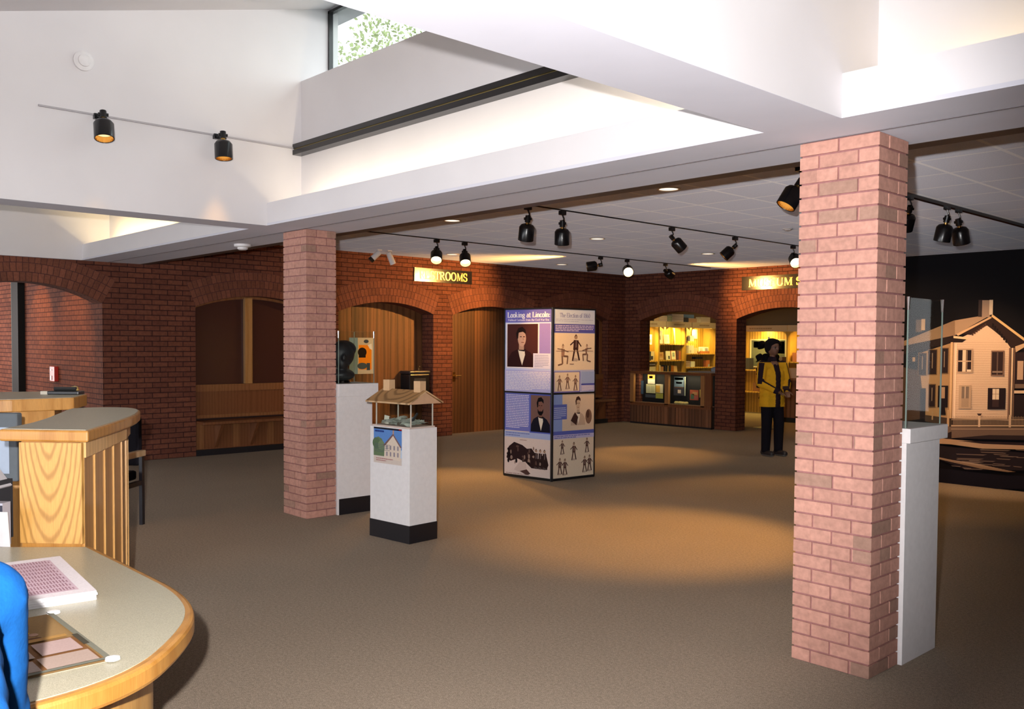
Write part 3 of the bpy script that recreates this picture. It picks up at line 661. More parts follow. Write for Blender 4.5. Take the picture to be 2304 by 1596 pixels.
nL = Vector((-DL.y, DL.x, 0)).normalized(); nL = nL if nL.y < 0 else -nL
nR = Vector((DR.y, -DR.x, 0)).normalized(); nR = nR if nR.x > 0 else -nR
def pose_poster(a, d, nrm, z0, z1):
    L = d.length; u = d.normalized(); return Pic(a + u * .014 + Vector((0, 0, z0)) + nrm * .0005, u, (0, 0, 1), nrm, L - .028, z1 - z0)
frame_panel(CO + DL, -DL, nL, t); frame_panel(CO, DR, nR, t); frame_panel(CO + DL, DR, -nR, t); frame_panel(CO + DR + DL, -DL, -nL, t)
mb = MB()
for a, d in ((CO + DL, -DL), (CO, DR), (CO + DL, DR), (CO + DL + DR, -DL)): mb.box(0, 0, 0, 0, 0, 0) if False else mb.poly([a + Vector((0, 0, .02)), a + d + Vector((0, 0, .02)), a + d + Vector((0, 0, HT - .01)), a + Vector((0, 0, HT - .01))], (.5, .5, .62))
mb.build('backing_board', C, t)
mb = MB(); mb.prism([tuple((CO + q)[:2]) for q in (Vector((0, 0, 0)), DL, DL + DR, DR)], 0.0, .013, (.01, .01, .01)); mb.build('base', CG, t)
mb = MB(); mb.tube(CO + nL * .004 + nR * .004, CO + nL * .004 + nR * .004 + Vector((0, 0, HT)), .017, n=8, col=(.01, .01, .012)); mb.build('corner_post', CG, t)
def man_bust(p, cx, y0, sx, sy, look=0, skin=lin(190, 150, 130), beard=False, coat=lin(38, 24, 26), hair=lin(34, 22, 22)):
    P = lambda pts: [(cx + x * sx, y0 + y * sy) for x, y in pts]
    p.poly(P([(-.52, 0), (.52, 0), (.50, .22), (.34, .36), (.13, .44), (-.13, .44), (-.36, .36), (-.50, .2)]), coat)
    p.poly(P([(-.12, .42), (.12, .42), (.14, .30), (.03, .04), (-.07, .26)]), lin(232, 222, 206)); p.poly(P([(-.10, .40), (.12, .38), (.13, .44), (-.09, .46)]), lin(30, 20, 24))
    p.poly(P([(-.09, .42), (.10, .42), (.10, .58), (-.09, .58)]), tuple(v * .8 for v in skin))
    p.ell(cx + look * .02 * sx, y0 + .70 * sy, .155 * sx, .20 * sy, skin)
    p.poly(P([(-.17, .68), (-.20, .82), (-.12, .95), (.04, .98), (.16, .90), (.17, .80), (.06, .86), (-.10, .84), (-.12, .70)]), hair)
    if beard: p.poly(P([(-.15, .66), (-.14, .54), (-.06, .47), (.06, .47), (.15, .55), (.15, .66), (.08, .58), (-.08, .58)]), hair)
    for e in (-.06, .06): p.rect(cx + (e - .035 + look * .04) * sx, y0 + .73 * sy, cx + (e + .035 + look * .04) * sx, y0 + .75 * sy, lin(60, 36, 32), e < 0)
    p.rect(cx + (-.05 + look * .05) * sx, y0 + .595 * sy, cx + (.05 + look * .05) * sx, y0 + .612 * sy, lin(120, 70, 62), False)
    p.poly(P([(.0 + look * .06, .74), (.035 + look * .08, .66), (-.01 + look * .06, .655)]), tuple(v * .75 for v in skin), False)
def figure(p, x, y, h, c=lin(74, 56, 50), lean=0.0, sc_=1.0, arms=1):
    """small sketched standing figure"""
    w_ = h * .30 * p.H / p.W * sc_
    p.ell(x + lean * h * .2, y + h * .90, w_ * .28, h * .08, lin(170, 140, 118)); p.poly([(x - w_ * .30, y + h * .90), (x + lean * h * .2, y + h * 1.02), (x + w_ * .28, y + h * .93), (x, y + h * .96)], c, False)
    p.poly([(x - w_ * .45, y + h * .42), (x + w_ * .4, y + h * .42), (x + w_ * .45 + lean * h * .1, y + h * .78), (x - w_ * .35 + lean * h * .1, y + h * .80)], c)
    p.line(x - w_ * .2, y + h * .45, x - w_ * .55, y, h * .075 * p.H, c); p.line(x + w_ * .2, y + h * .45, x + w_ * .6, y + h * .02, h * .075 * p.H, tuple(v * .8 for v in c))
    if arms: p.line(x - w_ * .3, y + h * .74, x - w_ * .95, y + h * .60, h * .05 * p.H, c); p.line(x + w_ * .35, y + h * .74, x + w_ * .9, y + h * .55, h * .05 * p.H, c)
    q = tuple(min(1, v * 2.2 + .08) for v in c); p.poly([(x - w_ * .08, y + h * .50), (x + w_ * .14, y + h * .52), (x + w_ * .16, y + h * .76), (x - w_ * .04, y + h * .78)], q)
    for k in range(4): p.line(x - w_ * (.6 - k * .1), y + h * (.02 + .03 * k), x + w_ * (.2 + .1 * k), y + h * (-.01 + .02 * k), .003, q)
def kneel(p, x, y, h, c, s):
    w_ = h * .42 * p.H / p.W; W_ = h * .09 * p.H
    p.ell(x, y + h * .86, w_ * .16, h * .09, lin(190, 160, 138)); p.poly([(x - w_ * .16, y + h * .88), (x, y + h * 1.0), (x + w_ * .18, y + h * .90), (x, y + h * .92)], c, False)
    p.poly([(x - w_ * .22, y + h * .40), (x + w_ * .20, y + h * .38), (x + w_ * .28 * s, y + h * .74), (x - w_ * .24 * s, y + h * .78)], tuple(min(1, v * 1.9) for v in c))
    p.line(x + w_ * .1 * s, y + h * .42, x + w_ * .75 * s, y + h * .40, W_, c); p.line(x + w_ * .72 * s, y + h * .42, x + w_ * .62 * s, y + h * .05, W_ * .8, c); p.line(x - w_ * .1 * s, y + h * .42, x - w_ * .05 * s, y + h * .06, W_, c); p.line(x - w_ * .05 * s, y + h * .06, x - w_ * .7 * s, y, W_ * .8, c)
    p.line(x, y + h * .70, x + w_ * .8 * s, y + h * .62, W_ * .6, c); p.line(x, y + h * .72, x - w_ * .8 * s, y + h * .76, W_ * .5, c)
# upper left poster
p = pose_poster(CO + DL, -DL, nL, 1.005, HT - .018)
p.rect(0, 0, 1, 1, PALE); p.rect(0, .845, 1, 1, lin(108, 106, 190)); 
p.l += 1
lettering('Looking at Lincoln:', lambda q: p.poly([(x / p.W, y / p.H) for x, y in q], lin(240, 236, 245), None), .035, p.H * .905, .062, width=p.W * .92, bold=1.25)
lettering('Political Cartoons from the Civil War Era', lambda q: p.poly([(x / p.W, y / p.H) for x, y in q], lin(232, 226, 245), None), .045, p.H * .862, .024, width=p.W * .88, bold=1.0)
p.l += 1
p.rect(.03, .285, .735, .835, lin(238, 230, 236)); p.rect(.05, .30, .715, .825, lin(74, 40, 38)); man_bust(p, .36, .30, .58, .50, look=1, coat=lin(50, 26, 27), skin=lin(196, 158, 140))
p.rect(.75, .47, .98, .83, lin(150, 132, 204)); p.rect(.62, .285, .98, .47, lin(214, 212, 236)); p.text_rows(.65, .30, .95, .455, 8, lin(150, 150, 190), .4, 2)
p.rect(0.0, 0, 1, .265, lin(184, 184, 232)); p.text_rows(.03, .02, .98, .25, 12, lin(232, 226, 240), .55, 4)
p.build('poster_upper_left', t)['label'] = 'blue title poster with a sepia portrait'
# lower left poster
p = pose_poster(CO + DL, -DL, nL, .03, .985)
p.rect(0, 0, 1, 1, lin(222, 208, 200)); p.rect(0, .54, .56, 1, lin(112, 120, 200)); p.text_rows(.03, .57, .53, .985, 20, lin(212, 210, 235), .5, 6)
p.rect(.55, .52, 1, 1, lin(86, 100, 190)); p.rect(.575, .545, .985, .985, lin(120, 92, 86)); man_bust(p, .78, .545, .40, .43, beard=True, skin=lin(128, 92, 82), coat=lin(26, 26, 40), hair=lin(20, 16, 20))
p.rect(0, .46, 1, .53, lin(166, 182, 226)); p.text_rows(.03, .47, .55, .525, 2, lin(110, 120, 190), .4, 7); p.rect(0, 0, 1, .46, lin(222, 208, 202))
r = random.Random(9)
p.poly([(.05, .20), (.10, .34), (.22, .40), (.40, .37), (.50, .33), (.60, .34), (.68, .28), (.74, .22), (.90, .30), (.96, .16), (.92, .10), (.60, .10), (.48, .16), (.30, .20), (.14, .16)], lin(46, 32, 34))
for i in range(26):
    x = .08 + r.random() * .8; y = .15 + r.random() * .2; p.ell(x, y, r.uniform(.012, .035), r.uniform(.012, .03), (lin(150, 130, 120), lin(24, 16, 20), lin(90, 70, 66))[i % 3], 9, up=(i % 5 == 0))
p.poly([(.22, .06), (.34, .16), (.48, .17), (.50, .08), (.60, .03), (.45, .02)], lin(206, 190, 184)); p.poly([(.35, .05), (.5, .08), (.58, .03), (.5, .01)], lin(80, 58, 56))
for i in range(3): figure(p, .70 + i * .09, .10, .24, lin(50, 36, 38), sc_=.9, arms=0)
p.text_rows(.05, .008, .9, .022, 1, lin(150, 120, 115), .5); p.text_rows(.35, .425, .6, .44, 1, lin(160, 130, 120), .5)
p.build('poster_lower_left', t)['label'] = 'poster with a bearded portrait above a crowd cartoon'
# upper right poster
p = pose_poster(CO, DR, nR, 1.005, HT - .018)
p.rect(0, 0, 1, 1, lin(186, 192, 226)); p.rect(0, .83, 1, 1, lin(190, 204, 232))
p.l += 1
lettering('The Election of 1860', lambda q: p.poly([(x / p.W, y / p.H) for x, y in q], lin(96, 104, 178), None), p.W * .14, p.H * .905, .050, width=p.W * .74, bold=.8)
p.rect(0, .72, 1, .825, lin(84, 86, 172)); p.text_rows(.04, .735, .97, .815, 4, lin(205, 200, 236), .5, 8); p.text_rows(.05, .85, .95, .89, 2, lin(150, 160, 205), .3, 12)
p.rect(0, .27, 1, .715, CREAM)
kneel(p, .22, .33, .26, lin(120, 92, 78), 1); figure(p, .53, .38, .32, lin(66, 44, 42)); kneel(p, .80, .37, .22, lin(110, 84, 74), -1); p.line(.05, .50, .95, .50, .006, lin(150, 120, 100))
p.text_rows(.38, .335, .55, .35, 1, lin(120, 90, 80), .6)
p.rect(.0, .0, .64, .255, lin(120, 116, 190)); p.rect(.02, .015, .62, .245, CREAM)
for i in range(3): figure(p, .14 + i * .19, .02 + .02 * (i % 2), .19, lin(120, 92, 80), sc_=.8)
p.rect(.66, .11, .99, .25, lin(158, 176, 222)); p.rect(.66, .085, .99, .103, lin(76, 80, 168)); p.rect(.66, .01, .99, .08, lin(176, 170, 214)); p.text_rows(.68, .012, .97, .078, 5, lin(226, 222, 240), .5, 9)
p.build('poster_upper_right', t)['label'] = 'pale poster with three sketched men'
# lower right poster
p = pose_poster(CO, DR, nR, .03, .985)
p.rect(0, 0, 1, 1, CREAM); p.rect(0, .5, .24, 1, lin(140, 160, 214)); p.rect(.22, .56, 1, 1, lin(222, 200, 176)); p.rect(0, .70, .33, .88, lin(98, 110, 188)); p.text_rows(.02, .71, .31, .85, 6, lin(180, 190, 225), .5, 13)
man_bust(p, .60, .62, .34, .36, skin=lin(206, 180, 156), coat=lin(196, 170, 148), hair=lin(70, 46, 42)); p.ell(.86, .72, .08, .09, lin(130, 100, 84)); p.ell(.84, .75, .04, .05, lin(86, 60, 52)); p.poly([(.42, .68), (.52, .78), (.60, .72), (.56, .62)], lin(70, 48, 44))
p.rect(0, .515, 1, .56, lin(94, 104, 186)); p.rect(0, .465, 1, .515, lin(196, 190, 226)); p.text_rows(.03, .47, .9, .51, 2, lin(110, 116, 190), .5, 14)
for x, y, h in ((.22, .28, .17), (.50, .20, .22), (.82, .28, .18), (.16, .04, .20), (.28, .03, .20), (.76, .04, .20), (.88, .05, .20)): figure(p, x, y, h, lin(92, 66, 58), sc_=.9)
p.build('poster_lower_right', t)['label'] = 'cream poster with small caricature figures'

# ------------------------------------------------------------------ signs
def letter_sign(name, label, O, U, Nn, W, H, text, tx0, tw, th_):
    t = thing(name, label, 'sign', tuple(Vector(O) + Vector(U) * W / 2)); O = Vector(O); U = Vector(U); Nn = Vector(Nn); V = Vector((0, 0, 1)); mb = MB()
    for d0, d1 in ((0.0, .022),):
        q = [O, O + U * W, O + U * W + V * H, O + V * H]; A = [v + Nn * d1 for v in q]; B = [v + Nn * d0 for v in q]
        mb.poly(A, (.012, .011, .014)); 
        for i in range(4): mb.poly([B[i], B[(i + 1) % 4], A[(i + 1) % 4], A[i]], (.012, .011, .014))
    mb.build('board', plain('sign_black', (.012, .010, .014), .18), t)
    mb = MB()
    def q3(pts):
        P = [O + U * x + V * y for x, y in pts]; n = Vector((0, 0, 0))
        for i in range(len(P)): n += (P[i] - P[0]).cross(P[(i + 1) % len(P)] - P[0])
        if n.dot(Nn) < 0: P.reverse()
        A = [v + Nn * .028 for v in P]; B = [v + Nn * .021 for v in P]; mb.poly(A, (.95, .62, .22))
        for i in range(len(P)): mb.poly([B[i], B[(i + 1) % len(P)], A[(i + 1) % len(P)], A[i]], (.95, .62, .22))
    tot = sum(GL.get(ch, (0.36, []))[0] for ch in text); x = tx0; bm_ = attr_mat('brass_letters', .38, metal=.75)
    for wd in text.split(' '):
        ww = tw * sum(GL[ch][0] for ch in wd) / tot; mb = MB(); lettering(wd, lambda p_, m_=mb: q3(p_), x, (H - th_) / 2, th_, width=ww, bold=1.1); mb.build('lettering', bm_, t); x += ww + tw * .36 / tot
    return t
letter_sign('restrooms_sign', 'black RESTROOMS sign with brass letters on the brick wall', (XW, 8.765, 2.562), (0, 1, 0), (1, 0, 0), 1.205, .222, 'RESTROOMS', .10, 1.0, .135)
letter_sign('museum_shop_sign', 'black MUSEUM SHOP sign with brass letters over the shop arch', (-9.24, YS, 2.545), (1, 0, 0), (0, -1, 0), 1.75, .24, 'MUSEUM SHOP', .14, 1.48, .14)

# ------------------------------------------------------------------ track lights
def track(label, x, y0, y1, wd=.022, hz=.018):
    t = thing('ceiling_track', label, 'light track', (x, (y0 + y1) / 2, ZC)); mb = MB(); mb.box(x - wd / 2, x + wd / 2, y0, y1, ZC - hz, ZC - .0005); mb.build('rail', BLACK, t)
track('thin black light track along the middle of the tile ceiling', -6.62, 4.6, 13.6, .014, .012)
track('thin black light track nearest the back brick wall', -9.65, 4.6, 13.6, .014, .012)
track('thick black light track on the right of the near pillar', -3.66, 4.6, 16.0, .045, .03)
def head(label, mount, aim, glow=None, target=None, energy=0, ang=45, col=WARM, size=1.0, group=None, wall=False, off=Vector((0, 0, 0)), blend=.7):
    """track lamp: mount box, bent stem, knuckle, neck with brass ring, deep can"""
    mount = Vector(mount); aim = Vector(aim).normalized(); k = size
    t = thing('track_lamp', label, 'spotlight', tuple(mount), group)
    mb = MB(); mb.box(-.022, .022, -.035, .035, -.04, 0, T=Matrix.Translation(mount)); mb.build('mount', BLACK, t)
    if wall: j = mount + Vector((.10, 0, -.02)); st = [(mount + Vector((.02, 0, -.02)), j)]
    else: j = mount + Vector((0, 0, -.115 * k)); st = [(mount + Vector((0, 0, -.04)), mount + Vector((.012, .012, -.075 * k))), (mount + Vector((.012, .012, -.075 * k)), j)]
    mb = MB()
    for a, b in st: mb.tube(a, b, .007 * k, n=8)
    mb.build('stem', BLACK, t)
    mb = MB(); side = aim.cross(Vector((0, 0, 1))); side = side.normalized() if side.length > .05 else Vector((0, 1, 0))
    mb.tube(j - side * .035 * k, j + side * .035 * k, .012 * k, n=10); mb.lathe([(0, -.03 * k), (.024 * k, -.028 * k), (.026 * k, .03 * k), (.0, .03 * k)], j, aim, 14); mb.build('knuckle', BLACK, t)
    mb = MB(); mb.lathe([(0, .028 * k), (.017 * k, .03 * k), (.017 * k, .048 * k), (0, .05 * k)], j, aim, 14, (.75, .45, .14)); mb.build('brass_ring', CM, t)
    mb = MB(); r = .070 * k
    mb.lathe([(0, .045 * k), (.030 * k, .046 * k), (.055 * k, .056 * k), (r, .078 * k), (r, .195 * k), (r * .93, .198 * k), (r * .90, .195 * k), (r * .88, .15 * k), (r * .5, .10 * k), (0, .10 * k)], j, aim, 24)
    can = mb.build('lamp_shade', BLACK, t, smooth=True)
    mb = MB(); mb.lathe([(r * .895, .193 * k), (r * .87, .15 * k)], j, aim, 24, (.55, .34, .12)); mb.build('reflector', CM, t)
    if glow: mb = MB(); mb.lathe([(0, .166 * k), (r * .45, .160 * k), (r * .84, .150 * k)], j, aim, 24); mb.build('bulb', glow, t, smooth=True)
    if target is not None and energy:
        energy *= 4.0
        p = j + aim * (.205 * k); s = spot('track_beam', p, target, energy, col, ang, blend, .035)
    return t
RH = Vector((.688, .726, 0)); KH = Vector((.726, -.688, 0)); UP = Vector((0, 0, 1))     # right, towards the visitor desk, up
ZM = ZC - .015
head('domed black lamp at the near end of the middle track', (-6.62, 6.23, ZM), -UP * 1.0 - KH * .35 - RH * .10, E_DIM, (-8.4, 9.6, 0), 45, 42, size=1.12)
head('domed black lamp second from the near end of the middle track', (-6.62, 6.72, ZM), -UP * 1.0 - KH * .30, E_DIM, (-11.75, 10.6, .0), 210, 26, size=1.12)
head('black lamp on the middle track tilted down to the right', (-6.62, 8.55, ZM), -UP * .75 + RH * .75 - KH * .25, E_DIM, (-4.3, 10.55, 1.2), 55, 46, col=(1, .60, .30))
head('black lamp on the middle track tilted down to the left', (-6.62, 9.85, ZM), -UP * .75 - RH * .8 - KH * .1, E_DIM, (-8.4, 8.6, 0), 50, 45)
head('glowing lamp on the middle track beside the near pillar', (-6.62, 11.25, ZM), KH * .85 - UP * .55 - RH * .05, E_LAMP, (-4.9, 7.9, 0), 130, 50, size=1.15)
head('glowing lamp on the far track above the restrooms sign, left of its pair', (-9.65, 7.42, ZM), KH * .65 - UP * .75 + RH * .05, E_LAMP, (-7.9, 6.2, 0), 110, 52, size=1.1)
head('glowing lamp on the far track above the restrooms sign, right of its pair', (-9.65, 7.90, ZM), KH * .6 - UP * .75 + RH * .1, E_LAMP, (-6.8, 6.2, 0), 110, 52, size=1.1)
head('black lamp on the far track turned left to the wall', (-9.65, 10.66, ZM), -RH * 1.0 - UP * .15, E_DIM, (XW, 9.20, 2.25), 150, 76, size=1.1, blend=.85)
head('glaring round lamp on the far track pointing straight at the viewer', (-9.65, 11.3, ZM), KH * 1.0 - UP * .38, E_LAMP, (-8.2, 10.2, 0), 110, 40, size=1.2)
head('black lamp on the far track turned away to the shop sign', (-9.65, 12.3, ZM), RH * .6 - KH * .7 - UP * .3, E_DIM, (-8.4, YS, 2.35), 85, 90, size=1.05, blend=.85)
head('black lamp with gold inside left of the near pillar top', (-3.66, 6.30, ZM), -RH * .55 - UP * .9 + KH * .1, E_DIM, (-4.5, 5.8, 0), 120, 62, size=1.1)
head('black lamp half hidden right of the near pillar', (-3.66, 8.22, ZM), -UP * .8 - KH * .5, E_DIM, (-4.9, 10.55, 1.0), 30, 40, size=1.05, col=(1, .60, .30))
head('black lamp right of the near pillar, left of a close pair', (-3.66, 9.05, ZM), -UP * .95 - RH * .1 - KH * .25, E_DIM, (-4.0, 10.55, .9), 40, 66, size=1.12, col=(1, .60, .30))
head('black lamp right of the near pillar, right of a close pair', (-3.66, 9.33, ZM), -UP * .85 + RH * .25 - KH * .2, E_DIM, (-3.6, 9.3, 0), 16, 60, size=1.15)
# the extra beams of lamps hidden behind the near pillar
# wall track in the middle bay
t = thing('wall_track', 'thin grey light track on the white wall of the middle bay', 'light track', (-7.174, 2.94, 3.24)); mb = MB(); mb.box(-7.1735, -7.160, 1.94, 3.95, 3.232, 3.245, (.42, .40, .42)); mb.build('rail', C, t)
head('black lamp with warm glow on the white wall, left one', (-7.160, 2.345, 3.245), Vector((.30, -.06, -1)), E_DIM, (-6.9, 2.3, 0), 5, 50, size=1.0, wall=True)
head('black lamp with warm glow on the white wall, right one', (-7.160, 3.265, 3.245), Vector((.12, -.02, -1)), E_DIM, (-7.0, 3.2, 0), 5, 50, size=1.0, wall=True)
# white double spot at the tiled ceiling
for lb, y, aim, bk in (('white double-head spotlight, head tilted left with black mouth', 7.70, -RH * .7 - UP * .7 + KH * .2, True), ('white double-head spotlight, right head tilted away', 7.88, RH * .35 - UP * .9 - KH * .2, False)):
    t = thing('white_spotlight', lb, 'spotlight', (-11.42, y, ZC)); aim = aim.normalized(); m_ = Vector((-11.42, y, ZC)); j = m_ - UP * .05
    mb = MB(); mb.box(-.03, .03, -.04, .04, -.02, -.0005, WHITE, T=Matrix.Translation(m_)); mb.build('mount', C, t)
    mb = MB(); mb.tube(m_ - UP * .018, j, .01, n=8, col=WHITE); mb.build('stem', C, t)
    mb = MB(); mb.lathe([(0, -.02), (.040, -.015), (.045, .17), (.04, .17), (.036, .16), (0, .16)], j, aim, 16, WHITE); mb.build('lamp_shade', C, t, smooth=True)
    if bk: mb = MB(); mb.lathe([(.046, .13), (.046, .174), (.0, .172)], j, aim, 16, (.01, .01, .01)); mb.build('mouth', CG, t)
# recessed downlights
n_d = 0
DL_ = [(-5.06, 6.48, 'nearest the beam, upper middle'), (-8.10, 6.45, 'by the beam above the farther pedestal'), (-8.10, 8.88, 'between the two tracks, mid ceiling'), (-8.20, 11.48, 'between the two tracks, far from the beam'), (-11.17, 11.33, 'by the back wall above the tower'), (-11.17, 8.90, 'right of the glowing lamp pair by the back wall'), (-5.60, 11.49, 'just right of the near pillar')]
root = None
for x, y, lb in DL_:
    if root is None:
        root = thing('recessed_downlight', 'round recessed downlight ' + lb, 'downlight', (x, y, ZC), 'recessed downlights')
        mb = MB(); o_ = Vector((x, y, ZC)); mb.lathe([(.105, -.0005), (.105, -.006), (.088, -.008), (.085, -.001)], o_, n=24, col=(.72, .62, .5)); mb.build('trim_ring', C, root)
        mb = MB(); mb.lathe([(.086, -.002), (0, -.002)], o_, n=24); mb.build('lens', E_DOWN, root)
        r_ = root
    else: r_ = clone(root, (x, y, ZC), 'round recessed downlight ' + lb)
    spot('downlight_beam', (x, y, ZC - .02), (x, y, 0), 50 if x < -5.2 else 30, (1, .80, .58), 120, .9, .06)
# smoke detectors
def dome(name, label, o, ax, r, h):
    t = thing(name, label, 'detector', o); mb = MB(); mb.lathe([(r, .0005), (r, h * .35), (r * .92, h * .45), (r * .55, h * .55)], o, ax, 24, WHITE); mb.build('base', C, t, smooth=True)
    mb = MB(); mb.lathe([(r * .62, h * .50), (r * .6, h * .8), (r * .4, h * .97), (0, h)], o, ax, 24, WHITE); mb.build('cover', C, t, smooth=True)
dome('smoke_detector', 'round white detector high on the white bay wall', (-7.174, 2.246, 3.616), (1, 0, 0), .072, .05)
dome('smoke_detector', 'round white detector on the soffit left of the farther pillar', (-8.75, 4.25, ZS), (0, 0, -1), .085, .06)
dome('smoke_detector', 'small white detector on the tile ceiling left of the near pillar', (-5.75, 9.64, ZC), (0, 0, -1), .06, .03)

# ------------------------------------------------------------------ alcoves in the back wall: bench with window above
WD = (0.20, 0.075, 0.030); WDL = (0.27, 0.115, 0.045)
def alcove_window(n, y0, y1, zb, label):
    pts, R, cz, al = arch_pts(y0, y1, ZSP, ZAP, 16); xf = XW - .16; mb = MB(); w_ = .035
    for i in range(16):
        (a, za), (b, zb_) = pts[i], pts[i + 1]
        mb.poly([(xf, a, za - w_), (xf, b, zb_ - w_), (xf, b, zb_), (xf, a, za)], WDL); mb.poly([(xf - .05, a, za - w_), (xf - .05, b, zb_ - w_), (xf, b, zb_ - w_), (xf, a, za - w_)], WDL)
    yc = (y0 + y1) / 2 - .07
    mb.box(xf - .05, xf + .03, yc - .055, yc + .055, zb, ZAP - .02, (.46, .25, .09)); mb.box(xf - .05, xf, y0, y0 + .02, zb, ZSP, WDL); mb.box(xf - .05, xf, y1 - .06, y1, zb, ZSP, WDL)
    f = struct('window_%d' % n, mb, OAK, label, 'window')
    for k, (a, b) in enumerate(((y0 + .02, yc - .055), (yc + .055, y1 - .06))):
        g = MB(); g.box(xf - .035, xf - .028, a, b, zb, ZAP - .01, (.055, .018, .014)); g.build('pane', CG, f)
def bench(y0, y1, label, ):
    t = thing('alcove_bench', label, 'bench', (XW, (y0 + y1) / 2, 0))
    xb = XW - .13
    mb = MB(); mb.box(xb - .03, xb + .02, y0 + .002, y1 - .002, .87, .965, WDL); mb.build('top_rail', OAK, t)
    mb = MB(); mb.box(xb - .03, xb, y0 + .002, y1 - .002, .50, .87, WD); mb.build('backrest', OAK, t)
    mb = MB(); mb.box(xb, xb + .02, y0 + .06, y1 - .01, .50, .545, WDL); mb.build('lower_rail', OAK, t)
    mb = MB(); mb.box(xb, XW + .22, y0 + .01, y1 - .005, .435, .475, WD); mb.build('seat', OAK, t, bevel=.006)
    mb = MB(); mb.box(xb - .03, XW - .04, y0 + .002, y1 - .002, .08, .435, WD); mb.build('base_panel', OAK, t)
    for k in range(3):
        y = y0 + .30 + k * .52
        mb = MB(); mb.prism([(XW - .04, .435), (XW + .17, .435), (XW + .15, .39), (XW - .04, .10)], y - .02, y + .02, WD, T=Matrix(((1, 0, 0, 0), (0, 0, 1, 0), (0, 1, 0, 0), (0, 0, 0, 1)))); mb.build('bracket', OAK, t)
        mb = MB(); mb.box(XW - .045, XW - .032, y - .28, y - .18, .09, .43, WDL); mb.build('stile', OAK, t)
    mb = MB(); mb.box(xb, XW + .01, y0 + .002, y1 - .002, 0.0, .08); mb.build('kick_board', PLINTH, t)
bench(5.15, 6.95, 'wooden alcove bench with panelled back left of the farther pillar')
alcove_window(4, 5.15, 6.95, .966, 'dark alcove window with a pale wooden mullion')
bench(11.74, 13.50, 'wooden alcove bench in the corner behind the poster tower')
alcove_window(5, 11.74, 13.50, .966, 'dark alcove window in the far corner')
# plank-lined recess with fountain, and plank door
def planks(name, label, cat, x, y0, y1, z1, n, seed, thing_=False, cols=None, parent=None):
    r = random.Random(seed); mb = MB(); w_ = (y1 - y0) / n
    for i in range(n):
        kk = r.uniform(.5, 1.2); c = (.190 * kk, .078 * kk, .028 * kk); mb.box(x - .03, x + r.uniform(0, .004), y0 + i * w_ + .002, y0 + (i + 1) * w_ - .002, 0, z1, c)
    if parent is not None: return mb.build(name, PLANK, parent)
    return struct(name, mb, PLANK, label, cat)
planks('wall_planks', 'dark vertical wood planks lining the recess behind the glass case', 'wall', XW - WT + .012, 7.37, 9.16, 2.30, 13, 3)
t = thing('door_1', 'dark plank door under the arch left of the poster tower', 'door', (XW - .24, 10.47, 0)); t['kind'] = 'structure'
planks('door_leaf', None, None, XW - .24, 9.72, 11.3, 2.30, 9, 8, parent=t)
mb = MB(); mb.box(XW - .27, XW - .20, 9.575, 9.715, 0, 2.25, WD); mb.build('jamb', OAK, t)
mb = MB(); mb.box(XW - .235, XW - .228, 9.76, 9.82, .90, 1.06, (.75, .5, .2)); mb.tube((XW - .23, 9.79, 1.0), (XW - .17, 9.79, 1.0), .012, n=8, col=(.8, .55, .22)); mb.tube((XW - .17, 9.79, 1.0), (XW - .17, 9.90, 1.0), .011, n=8, col=(.8, .55, .22)); mb.build('door_handle', CM, t)
# notice on the planks
p = Pic((XW - WT + .022, 7.735, 1.06), (0, 1, 0), (0, 0, 1), (1, 0, 0), .46, .575)
p.rect(0, 0, 1, 1, lin(196, 186, 176)); p.rect(0, 0, .34, 1, lin(120, 150, 175), False); p.rect(.38, .12, .90, .80, lin(232, 140, 30)); p.ell(.52, .6, .18, .13, lin(30, 22, 24)); p.rect(.38, .45, .66, .66, lin(26, 20, 24)); p.poly([(.74, .80), (.90, .84), (.92, .66), (.82, .70)], lin(225, 225, 230)); p.ell(.68, .9, .10, .05, lin(60, 70, 90)); p.ell(.52, .22, .20, .09, lin(70, 84, 96)); p.rect(.70, .1, .84, .3, lin(60, 74, 90))
o = p.build('wall_poster', loc=(XW - WT + .02, 7.96, 1.34)); tag(o, 'pale blue and orange poster on the dark planks behind the glass case', 'poster')
t = thing('drinking_fountain', 'black box drinking fountain on the plank wall', 'drinking fountain', (XW - .15, 8.92, .55))
mb = MB(); mb.box(XW - .295, XW - .03, 8.71, 9.12, .62, 1.05, (.012, .012, .014)); mb.build('body', CG, t, bevel=.02)
mb = MB(); mb.box(XW - .295, XW - .02, 8.70, 9.13, 1.05, 1.10, (.03, .03, .035)); mb.build('basin', CG, t, bevel=.015)
mb = MB(); mb.tube((XW - .2, 9.02, 1.10), (XW - .2, 9.02, 1.15), .012, n=8, col=(.7, .55, .3)); mb.tube((XW - .2, 9.02, 1.15), (XW - .15, 9.0, 1.17), .01, n=8, col=(.7, .55, .3)); mb.build('spout', CM, t)
mb = MB(); mb.box(XW - .03, XW - .022, 8.8, 9.03, .80, .98, (.05, .05, .055)); mb.build('front_panel', CG, t)
